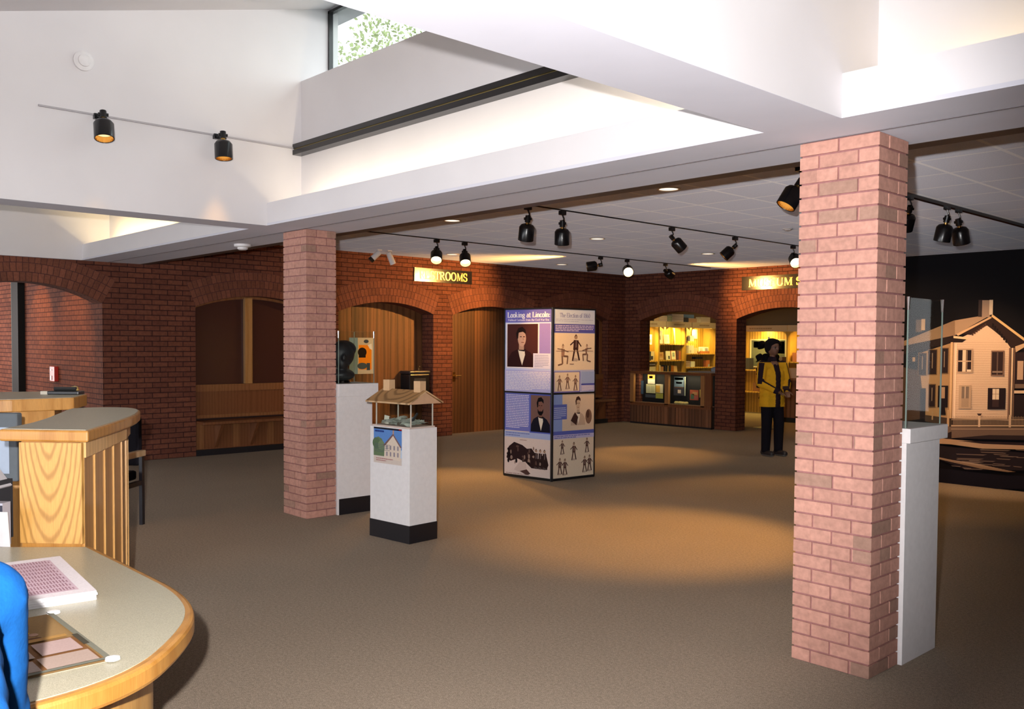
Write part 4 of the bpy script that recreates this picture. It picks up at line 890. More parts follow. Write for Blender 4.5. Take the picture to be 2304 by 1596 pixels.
# fire alarm on the corridor wall
t = thing('fire_alarm', 'small red fire alarm on the brick corridor wall', 'fire alarm', (-13.92, 3.95, 1.08))
mb = MB(); mb.box(-14.02, -13.80, 3.90, 3.9545, .98, 1.19, (.42, .035, .03)); mb.build('housing', CG, t, bevel=.006)
mb = MB(); mb.box(-13.97, -13.91, 3.893, 3.902, 1.0, 1.06, (.55, .45, .45)); mb.build('pull_handle', CG, t)
mb = MB(); mb.box(-13.97, -13.91, 3.895, 3.902, 1.13, 1.15, (.6, .5, .5)); mb.build('label_plate', CG, t)
spot('corridor_lamp', (-12.9, 2.6, 2.65), (-13.1, 3.95, 1.6), 95, WARM, 62, .7); spot('corridor_lamp', (-14.5, 2.9, 2.65), (-14.6, 3.95, 1.7), 95, WARM, 60, .7)

# ================================================================== MUSEUM SHOP behind the far wall
PINE = (.62, .36, .07)
mb = MB(); mb.box(-12.75, -12.65, 14.31, 18.4, 0, ZC, (.10, .06, .04)); mb.box(-12.75, -5.0, 18.4, 18.5, 0, ZC, (.05, .035, .03)); mb.box(-5.1, -5.0, 14.31, 18.4, 0, ZC, (.10, .06, .04))
struct('wall_shop', mb, C, 'dark walls of the shop room behind the brick arches', 'wall')
def shelving(name, label, T, W, ups, shelves, arches, zt, zh, panels):
    """T maps local (x along, y depth into the unit, z)"""
    t = thing(name, label, 'shelving', tuple(T @ Vector((W / 2, .2, 0))))
    mb = MB(); mb.box(0, W, .36, .38, 0, zt, PINE, T=T); mb.build('back_board', PLANK, t)
    for u in ups: mb = MB(); mb.box(u - .025, u + .025, 0, .36, 0, zh, PINE, T=T); mb.build('upright', PLANK, t)
    for a, b, z in shelves: mb = MB(); mb.box(a + .026, b - .026, .01, .355, z - .025, z, PINE, T=T); mb.build('shelf', PLANK, t)
    for a, b in panels:
        mb = MB(); mb.box(a + .008, b - .008, -.01, .012, zh, zt, (.66, .50, .30), T=T); mb.build('header_board', C, t)
        pz = (zh + zt) / 2; mb = MB(); r = random.Random(int(a * 10)); x = a + (b - a) * .3
        while x < b - (b - a) * .3: w_ = r.uniform(.02, .05); mb.box(x, x + w_, -.013, -.0105, pz - .015, pz + .015, (.40, .26, .14), T=T); x += w_ + .012
        mb.build('header_text', C, t)
        # arched valance under the header
        n = 10; x0, x1 = a + .03, b - .03; rr = .10
        for s_ in (0, 1):
            mb = MB()
            for i in range(n):
                t0, t1 = PI / 2 * i / n, PI / 2 * (i + 1) / n
                xa, xb = x0 + rr * (1 - math.cos(t0)), x0 + rr * (1 - math.cos(t1)); za, zb = zh - .10 + rr * math.sin(t0) - .02, zh - .10 + rr * math.sin(t1) - .02
                if s_: xa, xb = x1 - (xa - x0), x1 - (xb - x0)
                mb.poly([T @ Vector(v) for v in ((xa, .02, za), (xb, .02, zb), (xb, .02, zh), (xa, .02, zh))], PINE)
            mb.build('arched_valance', C, t)
        mb = MB(); mb.box(a + .08, b - .08, .03, .06, zh + .02, zh + .045, T=T); mb.build('strip_lamp', E_SHOP, t)
        cx = (a + b) / 2; area('shelf_light', tuple(T @ Vector((cx, .08, zh - .04))), tuple(T @ Vector((cx, .30, zh - .55))), (b - a) * .8, .05, 22, (1.0, .70, .16)).rotation_euler = (Vector(T @ Vector((cx, .30, zh - .55))) - Vector(T @ Vector((cx, .08, zh - .04)))).to_track_quat('-Z', 'X').to_euler()
    return t
TL = Matrix(((0, -1, 0, -12.2), (1, 0, 0, 14.45), (0, 0, 1, 0), (0, 0, 0, 1)))       # local x -> world +y, depth -> world -x
def Y(px): return 15.0 + (px - 1460.5) * .01615 - 14.45
UPS = [.03, Y(1483), Y(1541), Y(1612), 3.85]
shelving('display_shelving', 'yellow-lit pine display shelving seen through the shop window', TL, 3.88, UPS,
         [(0.03, Y(1483), 1.215), (Y(1483), Y(1541), 1.225), (Y(1541), Y(1612), 1.365), (Y(1541), Y(1612), 1.06), (Y(1483), Y(1541), 1.58), (.03, 3.85, .95), (.03, 3.85, .60), (Y(1612), 3.85, 1.365)], [], 2.06, 1.935,
         [(.03, Y(1497)), (Y(1497), Y(1554)), (Y(1554), Y(1612)), (Y(1612), 3.85)])
TB = Matrix(((1, 0, 0, -12.1), (0, 1, 0, 17.98), (0, 0, 1, 0), (0, 0, 0, 1)))
shelving('display_shelving', 'yellow-lit pine shelving at the rear of the shop behind the visitor', TB, 3.4, [.03, 1.42, 2.4, 3.37], [(.03, 1.42, 1.0), (1.42, 2.4, 1.2), (1.42, 2.4, .8), (2.4, 3.37, 1.1), (.03, 1.42, .5)], [], 2.01, 1.87, [(.03, 1.42), (1.42, 2.4), (2.4, 3.37)])
def item(name, label, cat, T, x0, x1, y0, y1, z0, z1, col, marks=(), rot=0, grp=None):
    cx, cy = (x0 + x1) / 2, (y0 + y1) / 2; o_ = T @ Vector((cx, cy, z0)); mb = MB()
    Q = T @ Matrix.Translation((cx, cy, z0)) @ Matrix.Rotation(rot, 4, 'X'); w_, d_, h_ = (x1 - x0) / 2, (y1 - y0) / 2, z1 - z0
    mb.box(-w_, w_, -d_, d_, 0, h_, col, T=Q)
    for (a, b, c_, d, k) in marks: mb.box(-w_ + a * 2 * w_, -w_ + c_ * 2 * w_, -d_ - .0012, -d_ - .0004, b * h_, d * h_, k, T=Q)
    return tag(mb.build(name, C, loc=tuple(o_)), label, cat, grp)
W1 = (.78, .74, .64); YL = (.70, .55, .22); RD = (.45, .07, .05); DKB = (.03, .03, .045); BL = (.12, .20, .36); BR = (.22, .10, .05); GN = (.10, .2, .12)
def LI(name, label, cat, c0, r0, c1, r1, z0, col, dep=.05, yd=.12, marks=(), rot=0):
    px0, px1 = 1420 + c0 / 8.87, 1420 + c1 / 8.87; h = (r1 - r0) / 8.87 * .0094
    item(name, label, cat, TL, Y(px0), Y(px1), yd, yd + dep, z0, z0 + h, col, marks, rot)
mk = (.3, .3, .6, .6, (.25, .22, .2))
LI('framed_print', 'large white print with a small dark figure on the pine shelf', 'print', 570, 660, 750, 925, 1.581, W1, .012, .16, [(.55, .3, .75, .62, (.15, .14, .13))], -.12)
LI('framed_print', 'smaller cream print right of the large white print', 'print', 755, 735, 858, 925, 1.581, (.74, .68, .56), .012, .14, [(.15, .2, .85, .8, (.66, .58, .44))], -.12)
LI('wooden_toy', 'white hanging figure toy at the left end of the pine shelving', 'toy', 365, 620, 440, 820, 1.56, W1, .04, .02, [(.3, .2, .8, .5, (.6, .3, .2))])
LI('book', 'dark tall book on the left end shelf', 'book', 388, 930, 440, 1115, 1.216, DKB, .10, .04)
LI('toy', 'pale boxed toy beside the dark tall book', 'toy', 448, 930, 530, 1115, 1.216, (.55, .45, .30), .08, .08, [(.2, .1, .7, .5, DKB)])
LI('book', 'cream open book on the bottom left shelf', 'book', 405, 1215, 545, 1345, .951, (.72, .62, .42), .05, .06, [(.45, 0, .55, .4, BR)])
LI('paper_stack', 'grey papers on the bottom left shelf above the cream book', 'paper', 385, 1170, 535, 1200, 1.12, (.35, .35, .36), .1, .06)
LI('book', 'row of tan books at the left of the middle shelf', 'books', 590, 960, 720, 1120, 1.226, (.62, .36, .14), .10, .10, [(.1, .1, .9, .3, (.7, .5, .3)), (.2, .5, .8, .8, (.5, .25, .1))])
LI('card', 'white card with a dark figure on the middle shelf', 'card', 735, 945, 820, 1130, 1.226, W1, .01, .05, [(.5, .1, .8, .45, DKB)], -.1)
LI('book', 'picture book with a grey portrait and red edge on the middle shelf', 'book', 832, 930, 925, 1120, 1.226, (.66, .22, .16), .02, .05, [(.08, .05, .9, .95, W1), (.3, .35, .75, .8, (.22, .26, .26))], -.1)
LI('book', 'dark maroon book beside the portrait book', 'book', 932, 930, 975, 1120, 1.226, (.10, .04, .05), .09, .05)
LI('book', 'rust brown book leaning at the right of the middle shelf', 'book', 980, 940, 1040, 1120, 1.226, (.40, .13, .05), .08, .08)
LI('walking_stick', 'pale stick slanting in front of the pine boards', 'stick', 925, 600, 950, 925, 1.581, (.68, .50, .22), .015, .10, rot=-.1)
LI('book', 'cream book standing at the left of the bottom shelf', 'book', 580, 1190, 625, 1345, .951, W1, .09, .05)
LI('book', 'orange book on the bottom shelf', 'book', 630, 1220, 705, 1345, .951, (.66, .36, .16), .06, .08)
LI('book', 'narrow black book on the bottom shelf', 'book', 712, 1190, 742, 1345, .951, DKB, .09, .05)
LI('book', 'black book with tan spine on the bottom shelf', 'book', 760, 1200, 822, 1345, .951, DKB, .09, .05, [(.0, 0, .3, 1, (.5, .35, .15))])
LI('book', 'rust book on the bottom shelf', 'book', 830, 1200, 880, 1345, .951, (.5, .18, .04), .09, .05)
LI('book', 'pale orange book at the right of the bottom shelf', 'book', 890, 1210, 955, 1345, .951, (.75, .50, .26), .05, .05, rot=-.12)
LI('toy', 'dark cannon toy on the right upper shelf', 'toy', 1105, 755, 1190, 820, 1.60, (.12, .06, .05), .08, .1)
LI('toy', 'small grey cone toy on the right upper shelf', 'toy', 1195, 690, 1235, 780, 1.64, (.16, .16, .2), .05, .1)
LI('toy', 'white bonnet on the right upper shelf', 'toy', 1245, 660, 1330, 780, 1.64, W1, .08, .12)
LI('shelf_ledge', 'small pine ledge carrying the toys', 'shelf', 1095, 822, 1360, 840, 1.585, PINE, .15, .06)
LI('framed_print', 'tall white notice pinned at the upper right of the shelving', 'notice', 1445, 535, 1555, 735, 1.70, W1, .01, .33)
LI('doll', 'white cloth doll on the right shelf', 'doll', 1180, 820, 1285, 990, 1.366, W1, .07, .06, [(.2, .1, .5, .4, (.6, .5, .4))])
LI('book', 'pinkish booklet beside the cloth doll', 'book', 1300, 840, 1375, 960, 1.366, (.66, .42, .30), .02, .08)
LI('framed_print', 'left one of two small framed grey pictures', 'print', 1390, 815, 1495, 930, 1.39, W1, .015, .06, [(.2, .2, .8, .8, (.3, .32, .3))], -.1)
LI('framed_print', 'right one of two small framed grey pictures', 'print', 1500, 815, 1600, 930, 1.39, W1, .015, .06, [(.2, .2, .8, .8, (.26, .22, .24))], -.1)
LI('box', 'flat rust red box under the framed pictures', 'box', 1400, 935, 1600, 985, 1.366, (.42, .14, .05), .12, .04)
LI('box', 'stacked grey-brown boxes under the right shelf', 'box', 1085, 1050, 1220, 1180, 1.061, (.45, .34, .28), .14, .08, [(0, .3, 1, .36, BR), (0, .66, 1, .72, BR)])
LI('toy', 'white soft toy under the right shelf', 'toy', 1245, 1040, 1325, 1160, 1.061, W1, .08, .08)
LI('book', 'dark row of books under the right shelf', 'books', 1350, 1035, 1500, 1080, 1.24, DKB, .1, .1)
LI('toy', 'rust and grey patterned toy at the right end', 'toy', 1545, 1060, 1620, 1200, 1.061, (.42, .12, .05), .08, .06, [(.5, 0, 1, .4, (.3, .3, .35))])
# boxes on top of the shelving
for c0, r0, c1, col, lb in ((590, 275, 745, (.50, .38, .30), 'left brown-banded box on top of the shelving'), (760, 262, 835, (.28, .32, .26), 'small green box on top of the shelving'), (838, 225, 1062, (.45, .38, .38), 'wide grey box stack on top of the shelving'), (1068, 290, 1155, DKB, 'small black box on top of the shelving'), (1165, 300, 1330, (.45, .28, .18), 'small brown box on top of the shelving'), (1415, 265, 1610, (.55, .45, .36), 'cream box stack at the right on top of the shelving'), (1070, 215, 1400, BL, 'long blue-grey box behind the others on top of the shelving')):
    LI('storage_box', lb, 'box', c0, r0, c1, 385, 2.061, col, .14 if c0 != 1070 or r0 != 215 else .08, .05 if r0 != 215 else .22, [(0, .3, 1, .34, tuple(v * .6 for v in col)), (0, .64, 1, .68, tuple(v * .6 for v in col))])
# grey counter cloth in front of the shelves, lower right of the window
t = thing('bargain_table', 'grey cloth covered table inside the shop window', 'table', (-11.0, 15.0, 0))
mb = MB(); mb.prism([(-10.75, 14.45), (-9.95, 14.45), (-9.95, 15.0), (-10.65, 15.0)], 0, 1.05, (.40, .33, .35)); mb.build('table_cover', CLOTH, t)
blob('crumpled_cloth', [((-10.25, 14.6, 1.08), (-10.0, 14.65, 1.10), .06, .08)], (.36, .36, .46), CLOTH, None, .012, 2, loc=(-10.12, 14.62, 1.05)); tag(bpy.data.objects['crumpled_cloth'], 'bluish crumpled cloth bundle at the lower right of the shop window', 'cloth')
# window shelf and glass
mb = MB(); mb.box(-11.60, -9.80, YS + .02, YS + WT, .985, 1.03, WD); w6 = struct('window_6', mb, OAK, 'arched shop window with a wooden sill', 'window')
mb = MB(); mb.box(-11.60, -9.80, YS + .20, YS + .206, 1.03, ZAP - .01); mb.build('pane', GLASS, w6)
mb = MB(); mb.box(-11.60, -9.80, YS + .2, YS + WT, 0, .985, (.05, .03, .02)); mb.build('apron', C, w6)
# vitrine under the window
t = thing('floor_vitrine', 'low wooden showcase under the shop window with two glazed bays', 'showcase', (-10.75, 13.95, 0))
X0, X1, XM = -11.74, -9.80, -10.83; YF_ = 13.88
mb = MB(); mb.box(X0, X1, YF_, YS + .15, .985, 1.035, WD); mb.build('top_board', OAK, t)
for x, lb in ((X0 + .045, 0), (XM, 0), (X1 - .19, 0)): mb = MB(); mb.box(x - .045, x + .045, YF_, YF_ + .06, .40, .985, (.40, .20, .075)); mb.build('post', OAK, t)
mb = MB(); mb.box(X1 - .145, X1, YF_ + .01, YF_ + .05, .40, .985, WD); mb.build('side_board', OAK, t)
mb = MB(); mb.box(X0, X1, YF_, YF_ + .05, .36, .42, WD); mb.build('middle_rail', OAK, t)
mb = MB(); n = 12
for i in range(n): c = jit((.20, .085, .04), .35); mb.box(X0 + (X1 - X0) * i / n + .003, X0 + (X1 - X0) * (i + 1) / n - .003, YF_ + .01, YF_ + .03, .03, .36, c)
mb.build('base_boards', PLANK, t)
mb = MB(); mb.box(X0, X1, YF_ + .012, YS - .002, 0.0, .03); mb.build('kick_board', PLINTH, t)
mb = MB(); mb.box(X0 + .01, X1 - .01, YS + .10, YS + .13, .42, .985, (.008, .008, .012)); mb.box(X0 + .01, X1 - .01, YF_ + .05, YS + .10, .40, .42, (.16, .10, .08)); mb.build('interior', C, t)
mb = MB(); mb.poly([(X0 + .09, YF_ + .025, .42), (X1 - .2, YF_ + .025, .42), (X1 - .2, YF_ + .025, .985), (X0 + .09, YF_ + .025, .985)]); mb.build('glass_front', GLASS, t)
def VI(name, label, cat, c0, r0, c1, r1, col, marks=(), y=14.03, d=.012):
    x0 = -11.43 + (1420 + c0 / 8.87 - 1455) * .01045; x1 = -11.43 + (1420 + c1 / 8.87 - 1455) * .01045; z = lambda r: 2.04 - (820 + r / 8.87 - 720) * .00872 + (x0 + 11.43) * .025
    item(name, label, cat, Matrix.Identity(4), x0, x1, y, y + d, max(z(r1), .421), z(r0), col, marks)
VI('card', 'tall orange and white card in the left showcase bay', 'card', 305, 205, 455, 390, (.60, .56, .46), [(0, .5, 1, 1, (.62, .36, .08)), (.2, .6, .7, .85, (.14, .12, .1))], 14.06)
VI('card', 'large pale yellow sheet in the left showcase bay', 'card', 300, 398, 490, 575, (.60, .58, .34), [(.1, .1, .45, .8, (.5, .5, .36)), (.55, .1, .9, .8, (.5, .5, .3))], 14.02)
VI('card', 'orange and cream sheet right of the yellow sheet', 'card', 492, 395, 640, 570, (.62, .56, .40), [(0, .05, .6, .85, (.62, .36, .06))], 14.04)
VI('leaflet', 'bright yellow leaflet low in the left showcase bay', 'leaflet', 545, 575, 690, 675, (.60, .56, .10), [], 13.96)
VI('fabric_piece', 'blue-grey cloth at the left edge of the showcase', 'cloth', 150, 330, 215, 600, (.05, .09, .16), [], 14.05)
VI('booklet', 'dark booklet lying at the front of the left showcase bay', 'booklet', 320, 600, 530, 660, (.08, .09, .11), [], 13.97)
VI('framed_picture', 'picture of a cloud over blue hills in the right showcase bay', 'picture', 850, 240, 1090, 610, (.04, .04, .06), [(.05, .45, .85, .97, (.16, .24, .34)), (.08, .82, .8, .95, (.72, .68, .48)), (.2, .62, .7, .72, (.4, .42, .42)), (.35, .12, .62, .30, (.6, .5, .42)), (.92, 0, 1, 1, (.40, .44, .34)), (.1, .4, .8, .46, (.14, .07, .05))], 14.06)
VI('book', 'red and green illustrated book in the right showcase bay', 'book', 1215, 495, 1380, 690, (.50, .12, .06), [(.1, .1, .5, .6, (.12, .2, .12)), (.3, .5, .9, .8, (.6, .3, .12)), (.5, .1, .95, .4, (.5, .12, .1))], 14.0)
VI('book', 'yellow and red book at the right end of the showcase', 'book', 1385, 490, 1500, 640, (.55, .40, .10), [(.2, .2, .7, .6, (.5, .14, .08)), (.6, .1, .9, .5, (.12, .1, .1))], 14.03)
x_ = -11.43 + (1420 + 1050 / 8.87 - 1455) * .01045
t = thing('ornament', 'coiled yellow ornaments on the floor of the right showcase bay', 'ornament', (x_, 13.99, .42))
for k in range(4): mb = MB(); mb.lathe([(.035, 0), (.05, .03), (.03, .055), (.012, .05)], (x_ - .10 + k * .07, 13.98 + .02 * (k % 2), .421), n=14, col=(.50, .42, .18)); mb.build('ring', C, t)
for nm, e, x0, y0 in (('vitrine_light', 2.4, -11.3, 13.96), ('vitrine_light', 2.4, -10.4, 13.96)): area(nm, (x0, y0, .975), (x0, 14.05, .5), .5, .03, e, (1, .78, .42))
# hat stand inside the shop door
t = thing('hat_stand', 'tall rotating stand hung with black hats inside the shop door', 'display stand', (-9.30, 15.0, 0))
mb = MB(); mb.tube((-9.30, 15.0, 0.0), (-9.30, 15.0, 1.72), .018, n=10, col=(.6, .58, .5)); mb.build('pole', CM, t)
mb = MB(); mb.lathe([(.0, .035), (.05, .03), (.26, .012), (.27, .0)], (-9.30, 15.0, 0), n=24, col=(.12, .11, .10)); mb.build('base', CG, t)
k = 0
for z in (.58, .82, 1.06, 1.30, 1.54):
    for a in range(3):
        an = a * PI / 1.5 + k * .55; px, py = -9.30 + .15 * math.cos(an), 15.0 + .15 * math.sin(an); mb = MB(); mb.lathe([(.0, .10), (.05, .098), (.065, .075), (.07, .015), (.105, .0), (.10, -.007)], (px, py, z), (math.cos(an) * .5, math.sin(an) * .5, .8), 16, (.012, .011, .014))
        h_ = mb.build('felt_hat', CLOTH, loc=(px, py, z)); tag(h_, 'black felt hat, %s tier of the stand inside the shop, %s' % (('lowest', 'second lowest', 'middle', 'second highest', 'top')[k // 3], ('right', 'rear', 'left')[k % 3]), 'hat', 'black hats on the stand'); k += 1
# shop counter further back
t = thing('shop_counter', 'brown shop counter behind the visitor in yellow', 'counter', (-9.2, 16.9, 0))
mb = MB(); mb.box(-9.9, -8.4, 16.4, 16.9, .1, .86, (.20, .09, .05)); mb.build('body', PLANK, t)
mb = MB(); mb.box(-9.95, -8.35, 16.35, 16.95, .86, .90, (.30, .15, .08)); mb.build('counter_top', OAK, t)
mb = MB(); mb.box(-9.88, -8.42, 16.42, 16.9, 0, .10, (.02, .02, .02)); mb.build('plinth', C, t)
TI = Matrix.Identity(4)
item('box', 'cream box on the shop counter', 'box', TI, -9.75, -9.5, 16.5, 16.65, .901, 1.1, (.5, .42, .34))
item('display_card', 'tilted black display card on the shop counter', 'card', TI, -9.25, -8.75, 16.45, 16.5, .906, 1.36, (.02, .02, .025), [], -.08)
item('framed_print', 'framed notice on the rear shop shelving', 'print', TB, .30, 1.25, .25, .27, 1.05, 1.70, (.62, .55, .36), [(.04, .04, .96, .96, (.10, .11, .09)), (.1, .7, .5, .92, (.5, .45, .4)), (.55, .5, .95, .92, (.55, .4, .36))])
item('framed_print', 'pale framed sheet on the rear shop upright', 'print', TB, 1.70, 2.1, .02, .04, 1.55, 1.86, (.24, .22, .14), [(.1, .1, .9, .9, (.62, .6, .44))])
for i, (x, w_, h_, c, nm) in enumerate(((.1, .3, .26, DKB, 'black'), (.5, .3, .2, BR, 'brown'), (.9, .35, .3, (.1, .08, .1), 'dark plum'), (1.5, .25, .2, (.5, .2, .1), 'rust'), (1.85, .3, .14, (.55, .25, .1), 'orange'))):
    item('storage_box', nm + ' box on the rear shop shelves', 'box', TB, x, x + w_, .08, .25, (1.001 if x < 1.4 else 1.201) if i % 2 == 0 or x > 1.4 else .501, (1.001 if x < 1.4 else 1.201) * (1 if i % 2 == 0 or x > 1.4 else 0) + (.501 if not (i % 2 == 0 or x > 1.4) else 0) + h_, c)
spot('shop_ceiling_lamp', (-9.0, 15.6, 2.9), (-9.2, 15.6, 0), 60, WARM, 110, .7, .05)
spot('shop_ceiling_lamp', (-10.8, 16.2, 2.9), (-11.2, 16.2, 0), 30, (1, .6, .2), 110, .7, .05)
spot('shop_header_lamp', (-10.7, 15.2, 2.6), (-12.2, 15.1, 2.0), 60, (1, .72, .34), 60, .8, .05); spot('shop_header_lamp', (-10.7, 16.6, 2.6), (-12.2, 16.8, 2.0), 30, (1, .72, .34), 70, .8, .05)

# ================================================================== MURAL: large sepia photograph of a house
t = thing('photo_mural', 'large dark sepia photo mural of an old two-storey house', 'mural', (-2.9, 10.62, 0))
mb = MB(); mb.box(-5.6, -.4, 10.602, 10.70, 0, 2.62, (.012, .010, .014)); mb.build('panel', C, t)
X0m, X1m, Z1m = -5.6, -.4, 2.62
p = Pic((X0m, 10.600, 0), (1, 0, 0), (0, 0, 1), (0, -1, 0), X1m - X0m, Z1m)
def mm(cx, cy):
    px = 2030 + cx / 3.07; py = 640 + cy / 3.07; s_ = .00523 - (px - 2042) * 1.7e-6; yh = 779.5 + (px - 2042) * .0069
    return ((-4.72 + (px - 2042) * .004847 - X0m) / p.W, (1.5634 - (py - yh) * s_) / p.H)
def mp(pts, col, up=True): p.poly([mm(*q) for q in pts], lin(*col), up)
def mr(a, b, c, d, col, up=True): mp([(a, b), (c, b), (c, d), (a, d)], col, up)
p.rect(0, 0, 1, 1, lin(12, 10, 15)); p.rect(0, 0, 1, .10, lin(14, 10, 12))
mp([(-60, 560), (150, 600), (190, 930), (-60, 960)], (66, 50, 42))
mp([(125, 480), (380, 400), (380, 935), (185, 915)], (150, 118, 84)); mp([(380, 395), (480, 345), (605, 285), (735, 385), (765, 440), (765, 945), (380, 935)], (208, 178, 150))
for i in range(34): y = 400 + i * 16; mp([(392, y), (752, y + 2), (752, y + 4), (392, y + 2)], (184, 152, 126), i == 0)
mp([(-60, 420), (380, 250), (640, 205), (470, 300), (390, 352), (-60, 440)], (132, 106, 84)); mp([(385, 250), (640, 205), (400, 345), (388, 350)], (160, 132, 106))
mp([(-60, 440), (390, 354), (480, 372), (440, 402), (380, 402), (-60, 500)], (34, 24, 24)); mp([(378, 356), (482, 368), (478, 382), (378, 372)], (214, 184, 146))
mp([(440, 345), (628, 222), (860, 400), (860, 450), (770, 450), (728, 385), (606, 282), (500, 350)], (44, 30, 28)); mp([(396, 345), (628, 222), (636, 232), (410, 356)], (196, 160, 122)); mp([(640, 208), (860, 380), (852, 394), (632, 222)], (214, 176, 122))
for i in range(7): mp([(640 + i * 15, 268 + i * 18), (652 + i * 15, 272 + i * 18), (650 + i * 15, 300 + i * 18), (638 + i * 15, 292 + i * 18)], (24, 16, 18), i == 0); mp([(590 - i * 14, 272 + i * 11), (600 - i * 14, 268 + i * 11), (600 - i * 14, 288 + i * 11), (588 - i * 14, 288 + i * 11)], (70, 48, 40), False)
mr(545, 108, 572, 225, (54, 44, 44)); mr(570, 110, 622, 228, (152, 128, 110)); mr(618, 108, 642, 210, (206, 186, 160)); mr(105, 245, 150, 330, (92, 72, 58)); mr(145, 240, 173, 318, (176, 142, 104))
for x0, y0, x1, y1 in ((133, 478, 186, 628), (203, 455, 262, 622), (294, 445, 343, 614), (214, 696, 257, 848)): mr(x0 - 6, y0 - 6, x1 + 5, y1 + 5, (96, 72, 50)); mr(x0, y0, x1, y1, (34, 24, 26)); mr((x0 + x1) // 2 - 3, y0 + 20, (x0 + x1) // 2 + 3, y1 - 40, (130, 108, 90))
mr(70, 500, 122, 540, (30, 22, 24)); mr(86, 505, 106, 535, (150, 120, 90)); mr(278, 702, 350, 852, (24, 18, 22)); mr(300, 712, 328, 790, (150, 122, 96)); mp([(304, 850), (330, 850), (338, 905), (296, 905)], (22, 16, 20)); mr(150, 720, 190, 935, (26, 18, 22))
mr(410, 445, 518, 614, (172, 142, 116)); mr(416, 455, 506, 604, (40, 28, 30)); mr(446, 455, 470, 604, (214, 190, 160)); mr(474, 458, 480, 600, (150, 120, 98), False); mr(416, 528, 506, 536, (190, 160, 134), False); mr(478, 590, 506, 604, (220, 200, 176), False)
mr(640, 458, 726, 634, (120, 92, 76)); mr(646, 468, 718, 626, (48, 34, 34)); mr(678, 470, 686, 626, (96, 76, 66), False); mr(650, 600, 716, 612, (130, 110, 96), False)
mr(426, 698, 512, 862, (176, 148, 122)); mr(446, 708, 496, 852, (120, 104, 92)); mr(466, 708, 474, 852, (184, 158, 134), False); mr(446, 790, 496, 852, (158, 134, 112), False)
mr(624, 718, 740, 866, (34, 24, 28)); mr(655, 724, 698, 798, (214, 194, 166)); mr(675, 724, 679, 798, (150, 126, 108), False); mr(655, 758, 698, 762, (150, 126, 108), False); mr(655, 798, 698, 850, (56, 40, 40), False)
mr(362, 400, 378, 935, (196, 160, 120)); mr(396, 410, 404, 935, (226, 200, 172)); mr(756, 440, 768, 940, (120, 92, 78)); mr(772, 440, 784, 940, (206, 176, 146)); mr(788, 440, 796, 940, (110, 84, 70), False)
mr(796, 470, 900, 700, (42, 30, 32)); mr(812, 530, 850, 660, (180, 150, 124)); mp([(795, 430), (860, 405), (860, 430), (800, 470)], (190, 158, 124)); mr(796, 735, 900, 755, (206, 178, 148)); mr(796, 765, 900, 940, (36, 26, 28)); mr(800, 690, 900, 720, (110, 90, 76))
mp([(190, 905), (380, 930), (900, 950), (900, 990), (380, 985), (190, 950)], (60, 48, 42))
for i in range(60):
    x = 395 + i * 9; mr(x, 915 + (i % 2) * 3, x + 3, 972, (158, 132, 108), i == 0)
mr(380, 935, 900, 941, (150, 124, 100)); mr(380, 975, 900, 985, (176, 148, 120)); mr(566, 900, 580, 990, (206, 176, 146)); mp([(556, 895), (590, 895), (580, 910), (566, 910)], (60, 44, 42)); mr(768, 905, 782, 992, (190, 162, 134)); mr(350, 870, 366, 985, (170, 138, 104)); mr(240, 880, 250, 940, (150, 122, 92))
mp([(300, 985), (900, 992), (900, 1080), (380, 1068), (300, 1040)], (104, 84, 72)); mr(380, 1000, 900, 1006, (150, 126, 104)); mp([(380, 1068), (640, 1045), (900, 1048), (900, 1080)], (44, 34, 36)); mp([(335, 1040), (385, 1020), (385, 1075), (345, 1070)], (40, 28, 28))
mp([(200, 1058), (390, 1075), (900, 1120), (900, 1145), (600, 1140), (380, 1110), (200, 1100)], (172, 140, 112)); mp([(430, 1085), (900, 1098), (900, 1118), (600, 1106)], (40, 30, 34)); mp([(200, 1105), (400, 1130), (900, 1170), (900, 1290), (500, 1290), (200, 1180)], (36, 28, 32))
r = random.Random(11)
p.l += 1
for i in range(26):
    x = r.uniform(380, 820); y = 1145 + (i % 9) * 16 + r.uniform(-5, 5); L = r.uniform(60, 220); mp([(x, y), (x + L, y + 6), (x + L * .9, y + 10), (x + 10, y + 5)], (116, 96, 84), False)
p.l += 1
for i in range(12): y = 1180 + i * 5; x = 200 + i * 22; mp([(x, y), (x + 200, y + 40), (x + 380, y + 66), (x + 330, y + 68), (x + 150, y + 44), (x, y + 8)], (168 - i * 3, 140 - i * 3, 116 - i * 3), i % 4 == 0)
mp([(-100, 1250), (250, 1270), (720, 1325), (900, 1330), (900, 1420), (-100, 1420)], (22, 18, 26))
p.build('photograph', t)

# ================================================================== VISITOR DESK (two-level curved oak counter)
LOW = [(-3.73, 1.182), (-3.29, 1.184), (-2.95, 1.184), (-2.80, 1.168), (-2.66, 1.135), (-2.54, 1.08), (-2.44, 1.01), (-2.36, .945), (-2.28, .87), (-2.22, .78), (-2.185, .68), (-2.17, .56), (-2.17, .2), (-2.17, -.8), (-2.95, -.8), (-2.97, .1), (-3.1, .30), (-3.4, .42), (-4.5, .42), (-4.5, .62), (-4.10, .80), (-3.95, .93)]
def soften(pts, keep=()):
    out = []; n = len(pts)
    for i in range(n):
        p0, p1, p2 = Vector(pts[i - 1]), Vector(pts[i]), Vector(pts[(i + 1) % n]); a = (p1 - p0).angle(p2 - p1)
        if a < .75 and a > .02: d = min((p1 - p0).length, (p2 - p1).length) * .25; out += [tuple(p1 - (p1 - p0).normalized() * d), tuple(p1 + (p2 - p1).normalized() * d)]
        else: out.append(pts[i])
    return out
